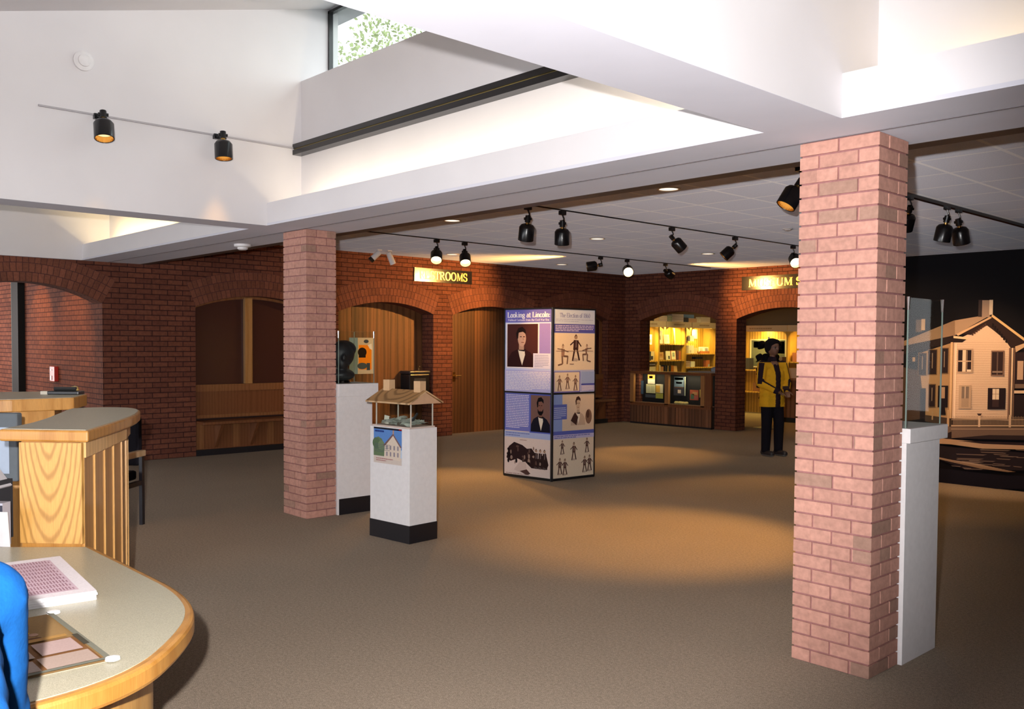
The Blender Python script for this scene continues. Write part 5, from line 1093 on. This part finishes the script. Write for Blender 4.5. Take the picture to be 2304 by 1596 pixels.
def inset(pts, d):
    n = len(pts); a = sum(pts[i][0] * pts[(i + 1) % n][1] - pts[(i + 1) % n][0] * pts[i][1] for i in range(n)); s_ = 1 if a > 0 else -1; out = []
    for i in range(n):
        p0, p1, p2 = Vector(pts[i - 1]), Vector(pts[i]), Vector(pts[(i + 1) % n]); e0 = (p1 - p0).normalized(); e1 = (p2 - p1).normalized()
        n0 = Vector((-e0.y, e0.x)) * s_; n1 = Vector((-e1.y, e1.x)) * s_; b = (n0 + n1); L = b.length
        b = b / L if L > 1e-6 else n0; k = d / max(.45, b.dot(n0)); out.append(tuple(p1 + b * k))
    return out
OAKC = (0.43, 0.205, 0.045)
def clad(path, z0, z1, bw, parent, name='batten_cladding'):
    """vertical boards with narrow raised battens following a path (outside on its left)"""
    mb = MB(); acc = 0; pts = [Vector(p) for p in path]; L = [0]
    for i in range(len(pts) - 1): L.append(L[-1] + (pts[i + 1] - pts[i]).length)
    def at(s_):
        s_ = min(max(s_, 0), L[-1])
        for i in range(len(pts) - 1):
            if s_ <= L[i + 1] + 1e-9: f = (s_ - L[i]) / max(1e-9, L[i + 1] - L[i]); return pts[i].lerp(pts[i + 1], f)
        return pts[-1]
    n = max(1, round(L[-1] / bw))
    for i in range(n):
        a, b = at(L[-1] * (i + .03) / n), at(L[-1] * (i + .97) / n); m_ = (b - a).normalized(); nn = Vector((-m_.y, m_.x)); c = jit(OAKC, .12)
        for d0, d1, f0, f1, cc in ((0, .006, 0, 1, c), (.006, .012, .92, 1.0, jit((.52, .28, .08), .06))):
            q0 = a.lerp(b, f0); q1 = a.lerp(b, f1)
            mb.prism([tuple(q0 + nn * d0), tuple(q1 + nn * d0), tuple(q1 + nn * d1), tuple(q0 + nn * d1)], z0, z1, cc)
    return mb.build(name, OAK, parent)
LOW0 = LOW; LOW = soften(soften(LOW))
t = thing('visitor_desk', 'low curved oak desk with speckled laminate top, nearest the viewer', 'desk', (-3.0, .6, 0)); ZL = .76
mb = MB(); mb.prism(LOW, ZL - .058, ZL - .001, OAKC); mb.build('oak_edge', OAK, t, bevel=.012)
mb = MB(); mb.prism(inset(LOW, .026), ZL - .01, ZL + .001); mb.build('desk_top', LAMIN, t)
body = inset(LOW0, .115); mb = MB(); mb.prism(inset(LOW, .115), .07, ZL - .058, (.55, .30, .09)); mb.build('body', OAK, t)
clad([body[i] for i in range(13, -1, -1)], .08, ZL - .12, .105, t); mb = MB()
tr = [Vector(body[i]) for i in range(13, -1, -1)]
for i in range(13):
    a, b = tr[i], tr[i + 1]; m_ = (b - a).normalized(); nn = Vector((-m_.y, m_.x)); mb.prism([tuple(a), tuple(b), tuple(b + nn * .02), tuple(a + nn * .02)], ZL - .12, ZL - .06, OAKC)
mb.build('top_rail', OAK, t); mb = MB(); mb.prism(inset(LOW0, .15), 0, .08); mb.build('plinth', PLINTH, t)

UP_ = [(-3.762, 1.182), (-4.08, 1.395), (-4.386, 1.590), (-4.65, 1.712), (-4.78, 1.752), (-4.88, 1.757), (-4.96, 1.73), (-5.02, 1.67), (-5.05, 1.59), (-5.03, 1.50), (-4.93, 1.44), (-4.745, 1.354), (-4.457, 1.216), (-4.25, 1.10), (-4.14, 1.02), (-4.035, .935)]
UP_ = soften(UP_)
t = thing('transaction_counter', 'raised curved oak counter with grey laminate top beyond the low desk', 'counter', (-4.4, 1.35, 0)); ZU = 1.21
mb = MB(); mb.prism(UP_, ZU - .048, ZU - .001, OAKC); mb.build('oak_edge', OAK, t, bevel=.008)
mb = MB(); mb.prism(inset(UP_, .012), ZU - .01, ZU + .001); mb.build('counter_top', LAMIN, t)
A_ = Vector((-3.80, 1.166)); B_ = Vector((-3.972, 1.0)); ub = [tuple(A_), (-4.09, 1.345), (-4.40, 1.532), (-4.63, 1.632), (-4.78, 1.672), (-4.88, 1.67), (-4.94, 1.61), (-4.93, 1.53), (-4.70, 1.40), (-4.42, 1.27), (-4.20, 1.15), tuple(B_)]
mb = MB(); mb.prism(ub, .0, ZU - .048, (.42, .20, .045)); mb.build('body', OAK, t)
clad([ub[i] for i in range(6, -1, -1)], .02, ZU - .11, .165, t)
mb = MB(); tr = [Vector(ub[i]) for i in range(6, -1, -1)]
for i in range(6):
    a, b = tr[i], tr[i + 1]; m_ = (b - a).normalized(); nn = Vector((-m_.y, m_.x)); mb.prism([tuple(a), tuple(b), tuple(b + nn * .02), tuple(a + nn * .02)], ZU - .11, ZU - .049, (.70, .42, .16))
mb.build('top_rail', OAK, t)
d_ = (A_ - B_).normalized(); nn = Vector((d_.y, -d_.x)); mb = MB(); mb.prism([tuple(B_), tuple(A_ + d_ * .012), tuple(A_ + d_ * .012 + nn * .016), tuple(B_ + nn * .016)], ZL + .0015, ZU - .05, (.53, .285, .075)); mb.build('end_panel', OAKP, t)
# second raised counter further away
t = thing('transaction_counter', 'farther raised oak counter with overhanging end at the left edge', 'counter', (-6.1, 1.6, 0))
FU = [(-5.62, 1.69), (-5.46, 1.34), (-5.3, 1.0), (-5.9, .9), (-6.6, 1.2), (-6.75, 1.60), (-6.55, 1.85), (-6.30, 1.96), (-6.05, 1.885)]
FU = [(-5.98, 1.80), (-5.985, 1.46), (-6.05, 1.0), (-6.6, 1.0), (-6.95, 1.45), (-6.80, 1.85), (-6.55, 1.985), (-6.30, 1.975)]
mb = MB(); mb.prism(FU, ZU - .075, ZU - .001, (.60, .30, .08)); mb.build('oak_edge', OAK, t, bevel=.006)
mb = MB(); mb.prism(inset(FU, .012), ZU - .01, ZU + .001); mb.build('counter_top', LAMIN, t)
mb = MB(); mb.prism([(-6.02, 1.70), (-6.02, 1.50), (-6.1, 1.1), (-6.6, 1.1), (-6.80, 1.45), (-6.66, 1.76), (-6.5, 1.84), (-6.33, 1.83)], 0, ZU - .076, (.60, .31, .09)); mb.build('body', OAK, t)
t = thing('desk_telephone', 'black and gold telephone-like object on the farther raised counter', 'telephone', (-6.35, 1.86, ZU + .001)); o_ = Vector((-6.35, 1.86, ZU + .001))
mb = MB(); mb.box(-.10, .10, -.04, .05, 0, .022, (.015, .015, .018), T=RZ(o_, .85)); mb.build('base', CG, t, bevel=.005)
mb = MB(); mb.tube(o_ + Vector((-.05, -.05, .035)), o_ + Vector((.05, .05, .035)), .014, n=10, col=(.02, .02, .02)); mb.build('handset', CG, t)
mb = MB(); mb.lathe([(0, 0), (.03, .005), (.02, .03), (.0, .034)], o_ + Vector((.02, .05, .02)), n=12, col=(.8, .6, .2)); mb.build('brass_dial', CM, t)
mb = MB(); mb.box(-.03, .03, -.02, .02, 0, .02, (.55, .5, .42), T=RZ(o_ + Vector((-.08, -.09, 0)), .8)); mb.build('cream_key_block', C, t)
mb = MB(); mb.box(-.03, .03, -.06, .06, ZU - .125, ZU - .077, (.015, .015, .018), T=RZ((-6.25, 1.885, 0), .85)); o = mb.build('card_reader', CG, loc=(-6.25, 1.885, ZU - .1)); tag(o, 'small black box fixed under the farther counter top', 'device')
# monitor / brochure panel behind the counter at the left edge
t = thing('computer_monitor', 'grey monitor with pale blue screen between the two raised counters', 'monitor', (-5.2, 1.05, ZL)); Q = RZ((-5.15, 1.06, 0), math.radians(48))
mb = MB(); mb.box(-.24, .24, 0, .05, .86, 1.20, (.10, .115, .13), T=Q); mb.build('housing', C, t, bevel=.008)
mb = MB(); mb.box(-.22, .20, -.002, -.0005, .90, 1.13, (.30, .36, .46), T=Q); mb.box(-.22, -.05, -.0035, -.0025, .92, 1.17, (.55, .60, .70), T=Q); mb.build('screen', CG, t)
mb = MB(); mb.box(-.04, .04, .02, .04, .0, .87, (.06, .06, .07), T=Q); mb.build('stand', C, t)
# things standing on the staff side of the raised counter
def onbox(name, label, cat, c, w_, d_, z0, z1, col, ang=.76, tilt=0, marks=(), mat=None):
    Q = RZ((c[0], c[1], z0), ang) @ Matrix.Rotation(tilt, 4, 'X'); mb = MB(); mb.box(-w_ / 2, w_ / 2, -d_ / 2, d_ / 2, 0, z1 - z0, col, T=Q)
    for (a, b, e, f, k) in marks: mb.box(-w_ / 2 + a * w_, -w_ / 2 + e * w_, -d_ / 2 - .0015, -d_ / 2 - .0005, b * (z1 - z0), f * (z1 - z0), k, T=Q)
    return tag(mb.build(name, mat or C, loc=(c[0], c[1], z0)), label, cat)
t = thing('brochure_rack', 'slanted white brochure holder at the left edge behind the oak end panel', 'brochure rack', (-4.05, .93, ZL))
Q = RZ((-4.09, .93, .98), .76) @ Matrix.Rotation(math.radians(-38), 4, 'Y'); mb = MB(); mb.box(-.14, .03, -.05, .05, -.03, .16, (.48, .47, .50), T=Q); mb.build('tray', C, t)
mb = MB(); mb.box(-.13, .02, -.053, -.0505, .02, .14, (.66, .66, .70), T=Q); mb.build('brochure', C, t); mb = MB(); mb.box(-.05, .05, -.05, .05, ZL + .001, 1.0, (.03, .03, .035), T=RZ((-4.11, .93, 0), .76)); mb.build('stand', C, t)
onbox('pen_holder', 'clear white divider stand with black gaps beside the end panel', 'organiser', (-3.985, .905), .10, .05, ZL + .001, .93, (.34, .34, .40), marks=[(.55, .45, 1, .95, DKB), (.1, .5, .4, .9, DKB)])
for i, (dx, h_, col, lb) in enumerate(((0, .14, (.03, .16, .62), 'blue marker standing beside the oak end panel'), (-.022, .11, (.03, .25, .10), 'green marker standing beside the oak end panel'), (-.045, .12, (.60, .42, .36), 'pinkish pencil standing beside the oak end panel'))):
    mb = MB(); a = Vector((-3.955 + dx, .885 + dx, ZL + .002)); mb.tube(a, a + Vector((-.01 + i * .008, 0, h_)), .010, n=10, col=col); mb.tube(a + Vector((-.01 + i * .008, 0, h_)), a + Vector((-.01 + i * .008, 0, h_ + .02)), .006, n=8, col=tuple(v * .6 for v in col)); tag(mb.build('marker', CG, loc=tuple(a)), lb, 'pen')
onbox('paper_slip', 'white paper slip leaning beside the end panel', 'paper', (-3.93, .925), .05, .003, ZL + .001, .90, (.5, .49, .5), tilt=.1)
onbox('leather_pouch', 'dark round pouch at the left edge of the desk', 'pouch', (-3.99, .82), .09, .06, ZL + .001, .86, (.05, .045, .045))
# printed sheets on the desk
def sheet(name, label, cat, c0, ux, uy, W, H, z, th, draw, col):
    U = Vector((*ux, 0)).normalized(); V = Vector((*uy, 0)).normalized(); O = Vector((*c0, z)); mb = MB(); P = [O, O + U * W, O + U * W + V * H, O + V * H]
    r = random.Random(3); k = max(1, int(th / .006)); hh = th / k
    for i in range(k):
        o = U * r.uniform(-.004, .004) + V * r.uniform(-.004, .004) if i < k - 1 else Vector((0, 0, 0)); b = [q + o + Vector((0, 0, i * hh)) for q in P]; tp = [q + Vector((0, 0, hh * .93)) for q in b]
        mb.poly(b[::-1], col); mb.poly(tp, col)
        for j in range(4): mb.poly([b[j], b[(j + 1) % 4], tp[(j + 1) % 4], tp[j]], col)
    t = thing(name, label, cat, tuple(O)); mb.build('paper_block', C, t); p = Pic(O + Vector((0, 0, th + .0003)), U, V, (0, 0, 1), W, H); draw(p); p.build('printed_face', t); return t
k_ = .965
def drawA(p):
    p.rect(0, 0, 1, 1, lin(236, 226, 228)); p.rect(.08, .12, .92, .70, lin(214, 186, 196)); p.rect(.08, .58, .92, .84, lin(190, 172, 172)); p.text_rows(.30, .88, .70, .94, 1, lin(170, 150, 150), .6)
    for i in range(9): p.text_rows(.10 + i * .09, .14, .175 + i * .09, .56, 16, lin(170, 130, 142), .5, i)
    p.text_rows(.1, .6, .9, .82, 9, lin(150, 130, 130), .5, 22)
# x along the far edge (+x = towards the viewer), y across
sheet('newspaper_stack', 'stack of white printed sheets on the low desk', 'paper stack', (-3.045 * k_, .978 * k_), (-.995, .10), (-.10, -.995), .56, .34, ZL + .0015, .028, drawA, WHITE)
def drawB(p):
    p.rect(0, 0, 1, 1, lin(150, 118, 76)); p.rect(.03, .05, .50, .95, lin(128, 88, 54)); r = random.Random(2)
    for i in range(40): p.ell(r.uniform(.55, .95), r.uniform(.3, .95), .03, .04, lin(*[(150, 104, 84), (96, 60, 44), (176, 140, 120)][i % 3]), 8, up=(i % 8 == 0))
    p.rect(.66, .34, .80, .74, lin(216, 172, 40)); p.rect(.50, .1, .55, .95, lin(170, 128, 72)); p.rect(.04, .08, .22, .48, lin(168, 146, 134)); p.rect(.25, .10, .46, .42, lin(178, 152, 146)); p.rect(.04, .52, .20, .92, lin(166, 148, 140)); p.rect(.24, .48, .44, .90, lin(170, 150, 142)); p.rect(0, 0, 1, .05, lin(120, 118, 104)); p.rect(0, 0, .03, 1, lin(112, 112, 100)); p.rect(.30, .02, .5, .07, lin(70, 66, 56))
    p.ell(.62, .7, .06, .1, lin(50, 34, 36))
tB = sheet('picture_sheet', 'glossy brown picture collage sheet nearest the viewer on the low desk', 'poster sheet', (-2.345, .79), (-1, 0.01), (-.01, -1), .52, .30, ZL + .0015, .002, drawB, (.3, .25, .18))
for q in ((-2.345, .79), (-2.862, .80)): mb = MB(); mb.lathe([(.018, 0), (.017, .006), (.008, .008), (0, .008)], (*q, ZL + .0045), n=14, col=(.85, .83, .80)); mb.build('corner_clip', CG, tB)

# chair beyond the counter
Q = RZ((-7.90, 2.53, 0), math.radians(42)); t = thing('waiting_chair', 'black padded chair with pale wooden arms beyond the raised counter', 'chair', (-7.90, 2.53, 0)); BKC = (.014, .012, .016); LW = (.66, .47, .28)
mb = MB(); mb.box(-.24, .24, -.24, .24, .38, .46, BKC, T=Q); mb.build('seat', CLOTH, t, bevel=.02)
mb = MB(); mb.box(-.24, .28, .20, .27, .50, .92, BKC, T=Q); mb.build('backrest', CLOTH, t, bevel=.03)
for s_ in (-1, 1):
    x = .29 * s_; mb = MB(); mb.box(x - .03, x + .03, -.27, .24, .585, .635, LW, T=Q); mb.build('armrest', OAK, t, bevel=.006)
    for y in (-.24, .22): mb = MB(); mb.box(x - .014, x + .014, y - .02, y + .02, 0, .585 if y < 0 else .60, BKC, T=Q); mb.build('leg', CG, t)
    mb = MB(); mb.box(x - .012, x + .012, -.22, .20, .34, .38, BKC, T=Q); mb.build('side_rail', CG, t)

# ================================================================== PEOPLE
SK = (.16, .085, .055)
def hand(parent_pts, base, dirv, up, s=1.0, curl=.5, side=1):
    """palm and five separate bent fingers as capsules"""
    d = Vector(dirv).normalized(); u = Vector(up).normalized(); r = d.cross(u).normalized(); b = Vector(base); caps = []
    for i in range(4):
        o = r * ((i - 1.5) * .020 * s); k = (.95, 1.05, 1.0, .8)[i]; p0 = b + d * .01 * s + o * .6; p1 = b + d * .078 * s + o; caps.append((p0, p1, .013 * s, .0115 * s))
        f = d; p = p1
        for j, L in enumerate((.036, .024, .019)):
            f = (f - u * (curl * (.35 + .25 * j))).normalized(); q = p + f * L * k * s; caps.append((p, q, (.0092 - .0008 * j) * s, (.0086 - .0008 * j) * s)); p = q
    p = b + d * .022 * s + r * side * .026 * s; f = (d * .75 + r * side * .75 - u * .2).normalized()
    for j, L in enumerate((.036, .030, .024)): q = p + f * L * s; caps.append((p, q, (.0125 - .0012 * j) * s, (.0115 - .0012 * j) * s)); p = q; f = (f + d * .4 - u * curl * .2).normalized()
    return caps
# --- visitor in the yellow jacket, local frame: faces -y, turned to face right of the picture
FP = Vector((-6.93, 11.28, 0)); QP = RZ(FP, math.radians(72))
def L3(x, y, z): return QP @ Vector((x, y, z))
Hs_ = .955
t = thing('person', 'standing person in a yellow jacket with dark trim and black trousers by the shop door', 'person', tuple(FP))
sc1 = lambda p: L3(p[0] * Hs_, p[1] * Hs_, p[2] * Hs_)
hipw, shw = .10, .18
Lsh, Rsh = (.185, .0, 1.335), (-.185, .0, 1.335); Lel, Rel = (.25, -.03, 1.08), (-.25, -.04, 1.08); Lwr, Rwr = (.10, -.205, .965), (-.08, -.215, .965)
def cap(a, b, r0, r1): return (sc1(a), sc1(b), r0 * Hs_, r1 * Hs_)
RM = (0, 0, math.radians(72))
bodycaps = [cap((0, 0, .92), (0, .0, 1.20), .115, .115), cap((0, .0, 1.2), (0, .0, 1.33), .12, .10), cap((-.12, 0, 1.33), (.12, 0, 1.33), .06, .06), cap((0, .01, 1.36), (0, 0, 1.46), .052, .046),
            cap((-hipw, 0, .90), (-.095, -.01, .50), .088, .055), cap((-.095, -.01, .50), (-.09, .02, .09), .055, .038), cap((hipw, 0, .90), (.11, -.03, .50), .088, .055), cap((.11, -.03, .5), (.12, -.02, .09), .055, .038),
            cap((-.09, .03, .05), (-.09, -.12, .035), .035, .03), cap((.12, -.01, .05), (.12, -.16, .035), .035, .03),
            cap(Lsh, Lel, .050, .040), cap(Lel, Lwr, .040, .026), cap(Rsh, Rel, .050, .040), cap(Rel, Rwr, .040, .026)]
ul = lambda a, b: (sc1(b) - sc1(a)).normalized()
bodycaps += hand(None, sc1(Lwr), ul(Lel, Lwr) + QP.to_3x3() @ Vector((-.1, -.3, 0)), (0, 0, 1), 1.0, .7, -1) + hand(None, sc1(Rwr), ul(Rel, Rwr) + QP.to_3x3() @ Vector((.1, -.3, 0)), (0, 0, 1), 1.0, .7, 1)
hc = (0, -.012, 1.60)
ells = [(sc1(hc), (.074, .092, .112), RM), (sc1((0, -.045, 1.545)), (.050, .050, .055), RM), (sc1((0, -.110, 1.588)), (.014, .018, .022), RM), (sc1((-.077, 0, 1.59)), (.010, .018, .028), RM), (sc1((.077, 0, 1.59)), (.010, .018, .028), RM),
        (sc1((0, -.092, 1.548)), (.024, .012, .007), RM)]
b_ = blob('body', bodycaps, lambda p, n: (.20, .095, .060), SKIN, t, .0085, 2, ells=ells)
for sx in (-1, 1):
    mb = MB(); mb.lathe([(0, -.004), (.012, 0), (.009, .006), (0, .008)], sc1((sx * .030, -.098, 1.605)), QP.to_3x3() @ Vector((0, -1, 0)), 10, (.05, .03, .03)); mb.build('eye', CG, t)
    mb = MB(); o_ = sc1((sx * .033, -.108, 1.605)); q_ = QP.to_3x3(); n = 12
    for i in range(n): a0, a1 = 2 * PI * i / n, 2 * PI * (i + 1) / n; mb.tube(o_ + q_ @ Vector((math.cos(a0) * .026, 0, math.sin(a0) * .021)), o_ + q_ @ Vector((math.cos(a1) * .026, 0, math.sin(a1) * .021)), .0022, n=5, col=(.02, .02, .02), caps=False)
    mb.tube(o_ + q_ @ Vector((sx * .026, 0, .004)), o_ + q_ @ Vector((sx * .045, .09, .006)), .0022, n=5, col=(.02, .02, .02)); mb.build('spectacle_rim', CG, t)
blob('hair', [], (.012, .010, .012), CLOTH, t, .010, 0, ells=[(sc1((0, .02, 1.655)), (.092, .108, .082), RM), (sc1((0, .06, 1.60)), (.084, .065, .10), RM), (sc1((-.066, .01, 1.62)), (.026, .06, .07), RM), (sc1((.066, .01, 1.62)), (.026, .06, .07), RM), (sc1((0, -.05, 1.69)), (.070, .05, .035), RM)])
YJ = (.74, .40, .02)
def jcol(p, n):
    q = (QP.inverted() @ p) / Hs_
    if q.y < -.05 and abs(q.x + .0) < .045 + .03 * max(0, q.z - 1.1) and q.z > .5 and abs(q.x) < .11: return (.022, .013, .02)
    if q.z > 1.385: return (.02, .012, .018)
    for sh, el, wr, s_ in ((Rsh, Rel, Rwr, -1), (Lsh, Lel, Lwr, 1)):
        for a, b in ((sh, el), (el, wr)):
            A = Vector(a); B = Vector(b); f = (q - A).dot(B - A) / (B - A).length_squared
            if -.1 <= f <= 1.1 and (q - A.lerp(B, f)).length < .085:
                ax = A.lerp(B, f); side = Vector((s_ * .8, -.6, 0)) if a == sh else Vector((s_ * .5, -.2, .85)); side.normalize()
                if a == el and f > .82: return (.022, .013, .02)
                if (q - ax).normalized().dot(side) > .80: return (.022, .013, .02)
    return YJ
jk = [cap((0, 0, .72), (0, 0, 1.18), .150, .150), cap((-.075, 0, .72), (-.07, 0, 1.2), .135, .125), cap((.075, 0, .72), (.07, 0, 1.2), .135, .125), cap((0, 0, 1.2), (0, 0, 1.30), .14, .11), cap((-.15, 0, 1.325), (.15, 0, 1.325), .078, .078), cap((0, .01, 1.36), (0, .005, 1.42), .078, .070),
      cap(Lsh, Lel, .080, .066), cap(Lel, (Lwr[0] + .004, Lwr[1] + .004, Lwr[2]), .066, .046), cap(Rsh, Rel, .080, .066), cap(Rel, (Rwr[0] - .004, Rwr[1] + .004, Rwr[2]), .066, .046)]
blob('jacket', jk, jcol, CLOTH, t, .0062, 4, cut=.70)
tc = [cap((-.085, 0, .84), (-.098, -.01, .50), .105, .082), cap((-.098, -.01, .50), (-.092, .015, .10), .082, .068), cap((.085, 0, .84), (.112, -.03, .50), .105, .082), cap((.112, -.03, .50), (.122, -.015, .10), .082, .068), cap((-.05, 0, .85), (.05, 0, .85), .105, .105)]
blob('trousers', tc, (.010, .009, .014), CLOTH, t, .012, 2)
for x, y in ((-.09, .02), (.12, -.02)): blob('shoe', [cap((x, y + .03, .048), (x, y - .14, .042), .050, .044), cap((x, y + .04, .05), (x, y + .02, .10), .05, .05)], lambda p, n: (.02, .018, .022) if p.z > .02 else (.25, .24, .24), SKIN, t, .010, 2)
mb = MB(); mb.box(-.05, .05, -.30, -.27, .955, 1.0, (.05, .03, .03), T=QP); tag(mb.build('small_purse', CLOTH, loc=tuple(L3(0, -.285, .975)), bevel=.006), 'small dark purse held at the waist by the person in yellow', 'purse')

# --- visitor in the bright blue fleece leaning on the desk, cut by the left edge of the picture
B0 = Vector((-1.46, .145, 0)); t = thing('person', 'person in a bright blue fleece leaning over the low desk, at the left edge', 'person', tuple(B0)); BLU = (.004, .062, .215)
def P3(*a): return Vector(a) + (Vector((.016, .034, .035 if a[2] > 1.0 else 0)) if abs(a[0]) > 1.0 else Vector((0, 0, 0)))
hip, ch = P3(-1.36, .12, .86), P3(-1.70, .13, 1.10); shR, shL = P3(-1.79, .345, 1.075), P3(-1.76, -.09, 1.10); elR, elL = P3(-1.885, .375, .865), P3(-1.92, -.14, .88); wrR, wrL = P3(-2.20, .22, .800), P3(-2.22, -.05, .805)
cp = [(hip, ch, .10, .11), (shR, shL, .05, .05), (ch, P3(-1.86, .13, 1.22), .05, .045), (P3(-1.34, .21, .84), P3(-1.28, .21, .46), .085, .055), (P3(-1.28, .21, .46), P3(-1.20, .21, .09), .052, .038), (P3(-1.34, .02, .84), P3(-1.22, .02, .46), .085, .055), (P3(-1.22, .02, .46), P3(-1.12, .02, .09), .052, .038),
      (P3(-1.18, .21, .05), P3(-1.33, .21, .035), .035, .03), (P3(-1.10, .02, .05), P3(-1.25, .02, .035), .035, .03), (shR, elR, .045, .038), (elR, wrR, .038, .026), (shL, elL, .045, .038), (elL, wrL, .038, .026)]
cp += hand(None, wrR, (-1, -.2, -.12), (0, 0, 1), 1.0, .25, -1) + hand(None, wrL, (-1, .1, -.12), (0, 0, 1), 1.0, .25, 1)
hd = P3(-1.93, .13, 1.325)
blob('body', cp, (.55, .33, .25), SKIN, t, .0095, 2, ells=[(hd, (.090, .075, .112), (0, .5, 0)), (hd + P3(-.07, 0, -.07), (.05, .048, .045), (0, 0, 0)), (hd + P3(-.105, 0, -.035), (.018, .013, .02), (0, 0, 0)), (hd + P3(.01, .077, -.01), (.018, .010, .028), (0, 0, 0)), (hd + P3(.01, -.077, -.01), (.018, .010, .028), (0, 0, 0))])
for s_ in (-1, 1): mb = MB(); mb.lathe([(0, -.004), (.011, 0), (.008, .005), (0, .007)], hd + P3(-.098, s_ * .030, .0), (-.9, 0, -.35), 10, (.05, .03, .03)); mb.build('eye', CG, t)
blob('hair', [], (.10, .055, .03), CLOTH, t, .012, 1, ells=[(hd + P3(.025, 0, .05), (.105, .092, .085), (0, .5, 0)), (hd + P3(.075, 0, .0), (.06, .082, .10), (0, .3, 0))])
fl = [(hip + P3(0, .07, .02), ch + P3(.02, .09, 0), .125, .125), (hip + P3(0, -.05, .02), ch + P3(.02, -.06, 0), .125, .125), (shR + P3(.02, -.04, -.01), shL + P3(.02, .03, -.01), .085, .085), (ch, P3(-1.82, .13, 1.17), .095, .07),
      (shR, shR.lerp(elR, .5) + P3(.01, .0, 0), .078, .072), (shR.lerp(elR, .5) + P3(.01, 0, 0), elR, .072, .066), (elR + P3(0, .006, .01), elR + P3(-.03, 0, -.01), .068, .064), (elR, wrR + P3(.03, .01, 0), .062, .044), (shL, elL, .08, .066), (elL, wrL + P3(.03, 0, 0), .064, .044)]
blob('fleece', fl, BLU, CLOTH, t, .011, 2)
blob('trousers', [(P3(-1.34, .21, .82), P3(-1.28, .21, .46), .108, .078), (P3(-1.28, .21, .46), P3(-1.20, .21, .10), .078, .064), (P3(-1.34, .02, .82), P3(-1.22, .02, .46), .108, .078), (P3(-1.22, .02, .46), P3(-1.12, .02, .10), .078, .064), (P3(-1.35, .02, .84), P3(-1.35, .21, .84), .115, .115)], (.03, .04, .08), CLOTH, t, .013, 2)
for y, x in ((.21, -1.19), (.02, -1.11)): blob('shoe', [(P3(x, y, .045), P3(x - .17, y, .04), .048, .042)], (.05, .04, .04), SKIN, t, .011, 2)

# ================================================================== TREES outside the clerestory
def tree(c, rad, hgt, label, seed):
    r = random.Random(seed); t = thing('tree', label, 'tree', (c[0], c[1], 0), 'trees outside the clerestory'); mb = MB(); base = Vector((c[0], c[1], 0)); mb.tube(base, base + Vector((0, 0, hgt * .6)), .22, .12, 10, (.16, .12, .08))
    for k in range(7): a = r.uniform(0, 2 * PI); q = base + Vector((0, 0, hgt * (.35 + .05 * k))); mb.tube(q, q + Vector((math.cos(a) * rad * .6, math.sin(a) * rad * .6, rad * .6)), .07, .02, 6, (.16, .12, .08))
    mb.build('trunk', C, t); mb = MB(); cc = Vector((c[0], c[1], hgt - rad * .75))
    cl = [cc + Vector((r.uniform(-1, 1), r.uniform(-1, 1), r.uniform(-.8, .8))) * rad * .7 for _ in range(26)]
    for k in range(1700):
        q = r.choice(cl) + Vector((r.gauss(0, 1), r.gauss(0, 1), r.gauss(0, 1))) * rad * .20; u = Vector((r.gauss(0, 1), r.gauss(0, 1), r.gauss(0, 1))).normalized(); v = u.orthogonal().normalized(); s_ = r.uniform(.06, .13)
        mb.poly([q - u * s_, q + v * s_ * .5, q + u * s_, q - v * s_ * .5], jit((.20, .23, .11), .35))
    mb.build('foliage', C, t)
tree((-32.5, 20.5), 2.9, 14.2, 'pale green tree outside the clerestory window, left of the gap', 1)
tree((-27.6, 19.5), 2.6, 13.9, 'pale green tree outside the clerestory window, right of the gap', 2)
